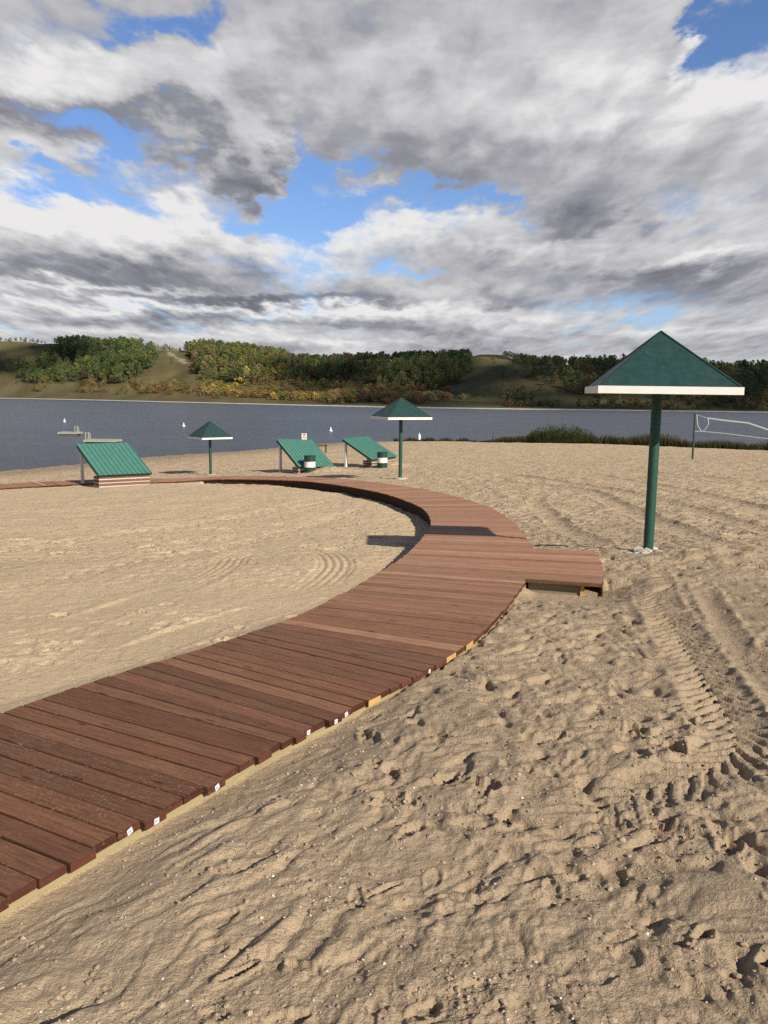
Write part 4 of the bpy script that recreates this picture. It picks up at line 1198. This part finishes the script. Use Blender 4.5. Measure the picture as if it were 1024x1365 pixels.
forest('shore_brush', 'rusty brush at the foot of the green wood at far left', items([(-22.9, .75), (-15.6, .75), (-12.6, .25), (-12.6, -.1), (-22.5, .0)], 200, (2, 4.0), (('rust', 3), ('tan', 4), ('olive', 3)), .9, tmin=14, tmax=90, dens_noise=.15), 'brush')
forest('shore_brush', 'brown brush low on the shaded hills right of centre', items([(-2.2, .9), (4.5, .7), (4.5, -.75), (-2.2, -.6)], 260, (1.8, 3.6), (('rust', 4), ('tan', 2), ('deep', 3), ('olive', 1)), .9, tmin=12, tmax=100, dens_noise=.25), 'brush')
forest('shore_brush', 'sparse dark brush at the foot of the right hill', items([(8, .4), (26, .3), (30, -1.1), (8, -1.0)], 240, (1.4, 3.0), (('deep', 5), ('rust', 2), ('tan', 1)), .9, tmin=12, tmax=110, dens_noise=.2), 'brush')
forest('slope_brush', 'brown and rusty scrub on the shaded slope between dark wood and golden brush', items([(-9.8, 1.1), (-1.8, 1.1), (-1.6, .3), (-9.5, .45)], 260, (1.8, 3.6), (('tan', 3), ('rust', 3), ('deep', 3), ('olive', 2)), .8), 'brush')
forest('slope_brush', 'scattered low bushes over the open hillsides', items([(-30, 2.9), (26, 2.2), (30, -1.1), (-30, -.1)], 420, (1.2, 3.2), (('tan', 3), ('rust', 2), ('olive', 4), ('deep', 3)), .85, dens_noise=.05), 'brush')
forest('slope_brush', 'brown scrub beside the pale path on the bare hill', items([(-13.0, 2.2), (-11.8, 2.0), (-11.2, .9), (-12.5, .8), (-12.8, 1.5)], 60, (2, 4), (('tan', 3), ('rust', 2), ('olive', 3)), .85), 'brush')

# ---- trees one can tell apart: along the skyline and standing alone
def tree_obj(name, p_, hh, kit, pal, label, cat='tree', group=None):
    key = (id(kit), pal)
    if key not in spots:
        me = np_mesh(name, kit[0], kit[1], [M_LEAF, M_BARK], fmat=kit[2], fcol=tree_cols(kit, pal, q)); spots[key] = bpy.data.objects.new(name, me); o = spots[key]
    else:
        o = spots[key].copy(); o.name = name
    COL.objects.link(o)
    o.location = p_; o.scale = (hh * q.uniform(.9, 1.1), hh * q.uniform(.9, 1.1), hh); o.rotation_euler = (0, 0, q.uniform(0, 6.28))
    for k_ in ('label', 'category', 'group', 'kind'):
        if k_ in o: del o[k_]
    return tag(o, label, cat, group)
def ridge(azr, n, hr, pals, label, group, shrub=0.0, t0=TR_ - 8, t1=TR_ + 8):
    for i in range(n):
        az = R(azr[0] + (azr[1] - azr[0]) * (i + q.uniform(.1, .9)) / n); t = q.uniform(t0, t1)
        kits = SKITS if q.random() < shrub else KITS
        tree_obj('hill_tree' if kits is KITS else 'hill_shrub', hill_point(az, t), q.uniform(*hr), kits[q.integers(4)], pick(*pals), label, 'tree' if kits is KITS else 'shrub', group)
ridge((-24.6, -21.8), 16, (2.4, 4.2), (('deep', 1),), 'small dark tree on the skyline of the hill at the left edge', 'skyline trees at the left edge', .6)
ridge((-21.2, -16.4), 26, (4.5, 7), (('green', 4), ('olive', 3)), 'rounded green tree on the skyline above the sunlit left wood', 'skyline trees above the left wood')
ridge((-16.2, -13.6), 18, (3, 5), (('gold', 4), ('olive', 2), ('tan', 2)), 'golden bush on the skyline at the top of the bare hill', 'golden skyline bushes', .5)
ridge((-12.6, -7.0), 30, (4.5, 7.5), (('olive', 4), ('green', 3), ('deep', 1)), 'olive tree on the skyline just right of the bare hill', 'olive skyline trees')
ridge((-7.0, -2.0), 24, (3.5, 6.0), (('deep', 4), ('green', 3), ('tan', 1)), 'dark tree on the low skyline left of centre', 'dark skyline trees left of centre')
ridge((-2.0, 5.2), 36, (3.5, 6.2), (('deep', 5), ('green', 3)), 'dark tree on the skyline behind the middle umbrella', 'dark skyline trees at centre')
ridge((8.1, 16.5), 40, (3.0, 5.2), (('deep', 5), ('green', 2)), 'dark tree on the skyline right of the bare shaded slope', 'dark skyline trees right of centre')
ridge((16.5, 25.5), 40, (3.0, 5.6), (('deep', 5), ('green', 2), ('olive', 1)), 'dark tree on the skyline behind the large umbrella and net', 'dark skyline trees at right')
def lone(az, el, hh, kit, pal, label, cat='tree', name='lone_tree'):
    best = None
    for t in np.linspace(10, TR_, 400):
        X_, Y_, Z_ = hill_point(R(az), t)
        e = math.degrees(math.atan2(Z_ - 2.1, math.hypot(X_, Y_)))
        if best is None or abs(e - el) < best[0]: best = (abs(e - el), (X_, Y_, Z_))
    return tree_obj(name, best[1], hh, kit, pal, label, cat)
lone(-9.35, .95, 7.5, KITS[3], 'yellow', 'bright yellow green tree standing out in the wood right of the bare hill')
lone(-9.75, .42, 5.5, SKITS[1], 'yellow', 'yellow bush in the brush just below the bright yellow green tree', 'shrub', 'yellow_shrub')
lone(-18.1, 2.62, 6.0, SKITS[0], 'red', 'dark red bush at the top right corner of the left wood', 'shrub', 'red_shrub')
lone(5.05, .78, 5.0, KITS[1], 'olive', 'yellowish tree low on the dark middle hill beside the bare slope')
lone(7.9, 1.15, 4.0, SKITS[2], 'deep', 'dark bush alone on the bare shaded slope', 'shrub', 'lone_shrub')
lone(7.95, 2.48, 3.4, KITS[0], 'deep', 'small dark tree alone at the top of the bare shaded slope')

# ------------------------------------------------------------------ NEAR SHORE REEDS
def blades(name, spots_, hr, cols, m):
    vs, fs, cs = [], [], []
    for (bx, by, bz, hs) in spots_:
        hh = q.uniform(*hr) * hs; a = q.uniform(0, 6.28); w = q.uniform(.02, .045); l1 = q.normal(0, .22) * hh; l2 = q.normal(0, .22) * hh
        b0 = len(vs); u = np.array([math.cos(a), math.sin(a), 0]) * w
        p0 = np.array([bx, by, bz - .1]); p1 = p0 + (l1 * .35, l2 * .35, hh * .6); p2 = p0 + (l1, l2, hh)
        vs.extend([p0 - u, p0 + u, p1 + u * .8, p1 - u * .8, p2 + u * .15, p2 - u * .15])
        fs.append((b0, b0 + 1, b0 + 2, b0 + 3)); fs.append((b0 + 3, b0 + 2, b0 + 4, b0 + 5))
        c = np.array(cols[q.integers(len(cols))]) * q.uniform(.7, 1.25); cs.append(c * .8); cs.append(c)
    me = np_mesh(name, vs, fs, [m], fcol=np.array(cs))
    o = bpy.data.objects.new(name, me); COL.objects.link(o); return o
edge = np.array([(9.0, 83.3), (13.7, 82.6), (18, 82.2), (20.85, 81.6), (26.8, 78.2), (32.2, 74.8), (44, 67.5), (58, 60)])
ed = resample(edge, .25)
sp = []
for i in range(11000):
    k = q.integers(len(ed)); f = k / len(ed)
    t_ = np.gradient(ed, axis=0)[k]; n_ = np.array([-t_[1], t_[0]]); n_ /= np.hypot(*n_)
    if n_[1] < 0: n_ = -n_
    d = q.random() ** 1.2 * (1.2 + 3.6 * min(1, max(0, (ed[k, 0] - 9) / 5)))
    bx, by = ed[k] + n_ * d + q.normal(0, .15, 2)
    grow = .35 + .65 * min(1, max(0, (bx - 11) / 4)); grow *= .8 + .35 * math.sin(bx * .9) * math.sin(bx * .37 + 1)
    sp.append((bx, by, Tz(bx, by), grow))
o = blades('shore_reeds', sp, (.7, 1.35), [(.07, .075, .028), (.095, .085, .035), (.055, .065, .022), (.11, .082, .042)], M_LEAF)
tag(o, 'dull green reeds along the near waterline behind the net', 'reeds', kind='stuff')
sp = []
for i in range(900):
    bx = q.uniform(1.0, 9.6); by = 88.2 + q.normal(0, .5); sp.append((bx, by, max(Tz(bx, by), WATER), .4 + .6 * abs(math.sin(bx * 1.7))))
o = blades('waterline_grass', sp, (.25, .6), [(.05, .055, .022), (.07, .06, .03)], M_LEAF)
tag(o, 'low dark grass on the waterline right of the middle umbrella pole', 'grass', kind='stuff')
# rounded willow bush
def bush(cx, cy, rx_, ry_, hh, label):
    cz = Tz(cx, cy)
    u = empty('willow_bush', (cx, cy, cz), 0, label, 'bush')
    vs, fs, cs = [], [], []
    mb = MB()
    for i in range(26):
        a = q.uniform(0, 6.28); d = math.sqrt(q.random())
        ex, ey = d * rx_ * math.cos(a), d * ry_ * math.sin(a); ez = hh * math.sqrt(max(.08, 1 - d * d)) * q.uniform(.8, 1.05)
        mb.tube([(ex * .3, ey * .3, -.1), (ex * .8, ey * .8, ez * .55), (ex, ey, ez * .9)], [.03, .02, .008], 5)
    mb.build('stem', M_BARK, u)
    for i in range(7000):
        a = q.uniform(0, 6.28); d = math.sqrt(q.random())
        top = hh * math.sqrt(max(.05, 1 - d ** 2.2)) * (.82 + .25 * math.sin(a * 5 + d * 9))
        z_ = top * q.random() ** .55
        p0 = np.array([d * rx_ * math.cos(a), d * ry_ * math.sin(a), z_]) + q.normal(0, .06, 3)
        dr = np.array([q.normal(0, .5), q.normal(0, .5), 1.0]); dr /= np.linalg.norm(dr); sd = np.cross(dr, q.normal(0, 1, 3)); sd /= np.linalg.norm(sd)
        L = q.uniform(.12, .26); b0 = len(vs)
        vs.extend([p0, p0 + dr * L * .5 + sd * .03, p0 + dr * L, p0 + dr * L * .5 - sd * .03]); fs.append((b0, b0 + 1, b0 + 2, b0 + 3))
        t = q.random(); c = np.array((.045, .062, .018)) * (1 - t) + np.array((.115, .125, .042)) * t
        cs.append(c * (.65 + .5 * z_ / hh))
    me = np_mesh('foliage', vs, fs, [M_LEAF], fcol=np.array(cs)); o = bpy.data.objects.new('foliage', me); COL.objects.link(o); o.parent = u
bush(17.6, 83.6, 3.7, 2.0, 1.75, 'big rounded green bush at the waterline, left end of the reeds')

# ------------------------------------------------------------------ CLOUD out of view toward the sun, added to shade the far hills
SUN_AZ, SUN_EL = R(139), R(30.5)
sd = np.array([math.sin(SUN_AZ) * math.cos(SUN_EL), math.cos(SUN_AZ) * math.cos(SUN_EL), math.sin(SUN_EL)])
def cloud(poly, alt, label):
    cx = np.array(poly).mean(0); k = alt / sd[2]; off = sd * k
    P = np.array(poly); vs, fs = [], []
    a0, a1 = P.min(0), P.max(0); qq = np.random.default_rng(5); st = 26
    for gx in np.arange(a0[0], a1[0], st):
        for gy in np.arange(a0[1], a1[1], st):
            px, py = gx + qq.uniform(-9, 9), gy + qq.uniform(-9, 9)
            if not poly_mask(np.array([px + 14 * perlin(np.array(gx / 60.), np.array(gy / 60.), 3)]), np.array([py]), [tuple(v) for v in P])[0]: continue
            s_ = qq.uniform(11.5, 15)
            v = IV * (1 + qq.uniform(-.12, .12, (len(IV), 1))) * (s_, s_, s_ * .7) + (px + off[0], py + off[1], alt + qq.uniform(-3, 14))
            fs.append(IF + len(vs) * len(IV)); vs.append(v)
    me = np_mesh('cloud', np.concatenate(vs), np.concatenate(fs), [M_CLOUD], smooth=True)
    o = bpy.data.objects.new('cloud', me); COL.objects.link(o); tag(o, kind='structure'); return o
def cloud_fn(nt, b):
    n = nt.noise(nt.geo(), .02, 5); nt.l.new(nt.mix(n, (.75, .75, .77), (.88, .88, .88)), b.inputs['Base Color'])
M_CLOUD = mat('cloud', cloud_fn, rough=1, spec=0)
cloud([(-48, 420), (-34, 372), (-4, 352), (20, 322), (80, 288), (160, 262), (420, 190), (700, 500), (200, 760), (-60, 700), (-70, 520)], 1250, '')
cloud([(-330, 640), (-262, 655), (-258, 720), (-280, 800), (-360, 800), (-420, 640)], 1250, '')

# ------------------------------------------------------------------ SUN + SKY
sun = bpy.data.lights.new('sun', 'SUN'); sun.energy = 5.6; sun.angle = R(.5); sun.color = (1.0, .915, .79)
so = bpy.data.objects.new('sun', sun); COL.objects.link(so)
so.rotation_euler = Vector((-sd[0], -sd[1], -sd[2])).to_track_quat('-Z', 'Y').to_euler()

world = bpy.data.worlds.new('World'); scene.world = world; world.use_nodes = True
wt = NT(world.node_tree); wn = world.node_tree.nodes
bg = wn['Background']; bg.inputs['Strength'].default_value = .1
sky = wt.node('ShaderNodeTexSky'); sky.sky_type = 'NISHITA'; sky.sun_disc = False
sky.sun_elevation = SUN_EL; sky.sun_rotation = SUN_AZ; sky.air_density = 1.0; sky.dust_density = .4; sky.ozone_density = 2.2
dirn_ = wt.vmath('NORMALIZE', wt.node('ShaderNodeTexCoord').outputs['Generated'])
sep = wt.node('ShaderNodeSeparateXYZ'); wt.put(sep.inputs[0], dirn_)
dx, dy, dz = sep.outputs
DEG = 180 / math.pi
azn = wt.math('MULTIPLY', wt.math('ARCTAN2', dx, dy), DEG)
eln = wt.math('MULTIPLY', wt.math('ARCSINE', dz), DEG)
def blobs(lst, P_):
    acc = None
    for (a0, e0, ra, re, wgt) in lst:
        d = wt.node('ShaderNodeVectorMath', operation='SUBTRACT'); wt.put(d.inputs[0], P_); d.inputs[1].default_value = (a0, e0, 0)
        m_ = wt.node('ShaderNodeVectorMath', operation='MULTIPLY'); wt.put(m_.inputs[0], d.outputs[0]); m_.inputs[1].default_value = (1 / ra, 1 / re, 0)
        dd = wt.vmath('DOT_PRODUCT', m_.outputs[0], m_.outputs[0])
        g = wt.math('POWER', 2.0, wt.math('MULTIPLY', dd, -1.3))
        acc = wt.math('MULTIPLY', g, wgt) if acc is None else wt.math('MULTIPLY_ADD', g, wgt, acc)
    return acc
GAPS = [(-14.95, 21.42, 5.05, 1.3, -0.8), (-8.96, 22.28, 3.79, 1.13, -0.4), (-17.4, 15.47, 5.03, 1.43, -0.8), (-20.16, 12.51, 3.56, 1.05, -0.8), (-14.5, 14.23, 2.33, 2.11, -0.7), (-8.16, 11.25, 5.41, 1.35, -0.9), (-5.2, 15.34, 1.86, 4.99, -0.9), (-2.26, 12.99, 2.97, 1.56, -0.8), (6.63, 12.22, 3.87, 0.81, -0.9), (1.69, 13.02, 2.46, 0.89, -0.6), (20.82, 20.85, 4.48, 2.0, -1.1), (17.43, 20.46, 2.17, 1.69, -0.5), (1.76, 8.16, 2.25, 0.47, -0.6), (17.39, 4.93, 1.82, 0.47, -0.7), (-10.04, 14.06, 4.59, 1.81, 0.7), (-22.2, 14.38, 3.01, 0.89, 0.35), (-17.15, 9.91, 8.01, 1.55, 0.4), (4.03, 18.81, 9.48, 3.18, 0.4), (13.67, 15.13, 6.72, 3.31, 0.4), (-17.29, 18.3, 6.39, 1.37, 0.55), (-9.54, 15.59, 2.89, 2.51, 0.55), (-18.34, 14.14, 4.08, 1.04, 0.35), (-22.24, 13.56, 2.58, 0.62, 0.2), (-4.22, 18.33, 1.94, 2.42, 0.3), (1.16, 16.31, 5.84, 2.52, 0.3), (14.96, 21.06, 3.32, 2.6, 0.6), (-8.97, 21.32, 3.32, 1.71, 0.35), (-19.77, 21.06, 1.72, 1.1, 0.3)]
BRI = [(-21.15, 18.64, 3.89, 1.7, 0.35), (-12.74, 19.5, 5.16, 1.75, 0.12), (-17.14, 10.35, 8.0, 1.41, 0.5), (-23.16, 12.02, 2.55, 1.66, 0.4), (-4.24, 8.33, 5.0, 0.94, 0.3), (0.23, 10.73, 4.96, 1.29, 0.3), (12.62, 17.68, 4.99, 2.01, 0.3), (20.66, 17.06, 3.74, 1.57, 0.3), (4.01, 20.03, 4.31, 2.35, 0.12), (20.19, 10.9, 3.41, 1.21, 0.2), (4.3, 6.25, 2.99, 0.58, 0.2), (-17.38, 16.08, 7.85, 1.3, -0.3), (-22.95, 16.09, 2.53, 1.17, -0.2), (-10.53, 13.6, 3.37, 1.13, -0.28), (-17.7, 7.44, 10.48, 0.82, -0.42), (-5.74, 6.39, 7.02, 0.86, -0.32), (2.17, 14.36, 4.4, 1.53, -0.15), (13.39, 10.87, 4.15, 0.89, -0.42), (5.24, 8.87, 5.39, 0.75, -0.2), (18.67, 6.52, 5.64, 1.09, -0.3), (-3.25, 22.34, 6.25, 2.25, -0.1), (8.26, 6.47, 2.93, 0.57, -0.25), (-18.18, 6.51, 9.48, 0.32, 0.34), (-9.2, 6.17, 9.98, 0.33, -0.28), (-13.57, 5.38, 12.85, 0.33, 0.34), (-19.17, 4.44, 10.43, 0.28, -0.22), (2.3, 5.51, 7.47, 0.39, 0.3), (-4.75, 4.61, 13.06, 0.29, -0.22), (8.31, 4.79, 7.7, 0.29, 0.28), (-13.13, 3.76, 14.95, 0.24, 0.26), (4.35, 3.71, 12.65, 0.25, -0.2), (18.8, 4.2, 6.91, 0.37, 0.2), (18.56, 8.56, 6.86, 0.4, 0.28), (10.11, 9.5, 3.81, 0.46, 0.22), (18.63, 7.34, 6.87, 0.36, -0.2), (-2.23, 3.51, 7.58, 0.2, 0.2), (-18.18, 6.51, 9.48, 0.32, 0.2), (-9.2, 6.17, 9.98, 0.33, -0.2), (-13.57, 5.38, 12.85, 0.28, 0.2), (-9.11, 12.65, 2.91, 0.53, -0.15), (-9.06, 16.04, 1.44, 1.26, 0.15), (17.87, 20.42, 8.27, 1.5, 0.05)]
def comb(a, b, c=0.0):
    nd = wt.node('ShaderNodeCombineXYZ'); wt.put(nd.inputs[0], a); wt.put(nd.inputs[1], b); wt.put(nd.inputs[2], c)
    return nd.outputs[0]
elp = wt.math('MAXIMUM', eln, 0.0)
def cloud_xy(el_):
    # cloud rows close up toward the horizon, as rows of a flat cloud field do
    return comb(wt.math('DIVIDE', azn, wt.math('ADD', el_, 7.0)), wt.math('MULTIPLY', wt.math('LOGARITHM', wt.math('ADD', el_, 2.6), math.e), 2.3), .37)
def density(el_, octaves):
    q_ = cloud_xy(el_)
    qw = wt.node('ShaderNodeVectorMath', operation='MULTIPLY'); wt.put(qw.inputs[0], q_); qw.inputs[1].default_value = (1.6, 1.0, 1.0)
    wv = wt.vmath('SUBTRACT', wt.noise(qw.outputs[0], 2.0, 6, .60, 0, 'Color', dim='2D'), (.5, .5, .5))
    sx_ = wt.node('ShaderNodeSeparateXYZ'); wt.put(sx_.inputs[0], wv)
    k_ = wt.math('MULTIPLY_ADD', el_, .46, .7)
    P_ = comb(wt.math('MULTIPLY_ADD', sx_.outputs[0], wt.math('MULTIPLY', k_, 2.0), azn), wt.math('MULTIPLY_ADD', sx_.outputs[1], k_, el_))
    f1 = wt.noise(q_, 1.35, min(octaves, 5), .52, .25, dim='2D')
    q2 = wt.node('ShaderNodeVectorMath', operation='MULTIPLY'); wt.put(q2.inputs[0], q_); q2.inputs[1].default_value = (2.1, 1.0, 1.0)
    f2 = wt.noise(q2.outputs[0], 3.6, octaves, .60, .5, dim='2D')
    vb = wt.node('ShaderNodeTexVoronoi'); vb.voronoi_dimensions = '2D'; vb.feature = 'F1'; vb.normalize = True
    q3 = wt.vmath('ADD', q2.outputs[0], wt.vmath('SCALE', wv)); q3.node.inputs[1].links[0].from_node.inputs['Scale'].default_value = .35
    wt.put(vb.inputs['Vector'], q3); vb.inputs['Scale'].default_value = 3.4
    vb.inputs['Detail'].default_value = 2.5 if octaves > 7 else 1.0; vb.inputs['Roughness'].default_value = .55; vb.inputs['Lacunarity'].default_value = 2.2
    puff = wt.math('MULTIPLY', wt.math('SUBTRACT', .40, vb.outputs['Distance']), .70)
    n_ = wt.math('ADD', puff, wt.math('MULTIPLY_ADD', wt.math('SUBTRACT', f1, .5), 1.25, wt.math('MULTIPLY', wt.math('SUBTRACT', f2, .5), .75)))
    return wt.math('ADD', wt.math('ADD', blobs(GAPS, P_), .80), n_), P_, wt.math('MULTIPLY_ADD', wt.math('SUBTRACT', f2, .5), .35, wt.math('MULTIPLY', puff, .38))
dens, P, puf = density(elp, 9)
dens_up, _, puf_up = density(wt.math('MULTIPLY_ADD', elp, 1.10, .42), 6)
alpha = wt.maprange(dens, .12, .84, 0, 1, True)
# cloud cover thinned in the unseen sky overhead and behind to weaken fill light
clear = wt.math('MULTIPLY', wt.maprange(eln, 27, 40, 1, .12, True), wt.maprange(wt.math('ABSOLUTE', azn), 42, 85, 1, .25, True))
alpha = wt.math('MULTIPLY', alpha, clear)
# tops that look up to open sky are bright, bellies under thicker cloud are grey
rel = wt.math('MULTIPLY', wt.math('TANH', wt.math('MULTIPLY', wt.math('SUBTRACT', dens, dens_up), 2.0)), .23)
thick = wt.maprange(dens, .5, 1.3, .08, -.10)
rows = wt.noise(comb(wt.math('MULTIPLY', azn, .10), wt.math('MULTIPLY', eln, .80), 3.3), 1.0, 4, .5, .5, dim='2D')
rowk = wt.math('MULTIPLY', wt.math('SUBTRACT', rows, .5), wt.maprange(eln, 4.0, 7.5, .85, .25, True))
bri = wt.math('ADD', wt.math('ADD', blobs(BRI, P), .60), wt.math('ADD', wt.math('ADD', rel, rowk), wt.math('MULTIPLY_ADD', wt.math('SUBTRACT', puf, puf_up), .34, thick)))
ccol = wt.ramp(bri, [(0.0, (.175, .18, .212)), (.28, (.275, .28, .315)), (.55, (.475, .475, .50)), (.8, (.65, .645, .66)), (1.0, (.83, .82, .815))])
cl10 = wt.vmath('SCALE', ccol); cl10.node.inputs['Scale'].default_value = 10.0
blue = wt.mix(1.0, sky.outputs[0], (.92, 1.06, 1.36), 'MULTIPLY')
deep = wt.math('MULTIPLY', wt.maprange(eln, 24, 52, 1, .45, True), wt.maprange(wt.math('ABSOLUTE', azn), 45, 100, 1, .55, True))  # unseen sky overhead and behind dimmed to deepen the shadows
bl2 = wt.vmath('SCALE', blue); wt.put(bl2.node.inputs['Scale'], deep)
fin = wt.mix(alpha, bl2, cl10)
world.cycles.sampling_method = 'MANUAL'; world.cycles.sample_map_resolution = 256
wt.l.new(fin, bg.inputs['Color'])

# ------------------------------------------------------------------ CAMERA
cam = bpy.data.cameras.new('camera'); co = bpy.data.objects.new('camera', cam); COL.objects.link(co)
cam.sensor_fit = 'VERTICAL'; cam.sensor_height = 24; cam.lens = 24 * 1110 / 1365
cam.clip_start = .05; cam.clip_end = 6000
th = math.atan(157 / 1110)
co.location = (0, 0, 2.1)
co.rotation_mode = 'XYZ'
Mx = Matrix.Rotation(math.pi / 2 - th, 4, 'X')
roll = Matrix.Rotation(R(.5), 4, 'Z')       # about the camera's own view axis
co.matrix_world = Matrix.Translation((0, 0, 2.1)) @ Mx @ roll
scene.camera = co
scene.view_settings.view_transform = 'Standard'; scene.view_settings.look = 'None'; scene.view_settings.exposure = 0; scene.view_settings.gamma = 1
scene.cycles.max_bounces = 5; scene.cycles.diffuse_bounces = 3; scene.cycles.glossy_bounces = 2; scene.cycles.transparent_max_bounces = 4
scene.cycles.use_denoising = False
scene.cycles.sample_clamp_indirect = 4
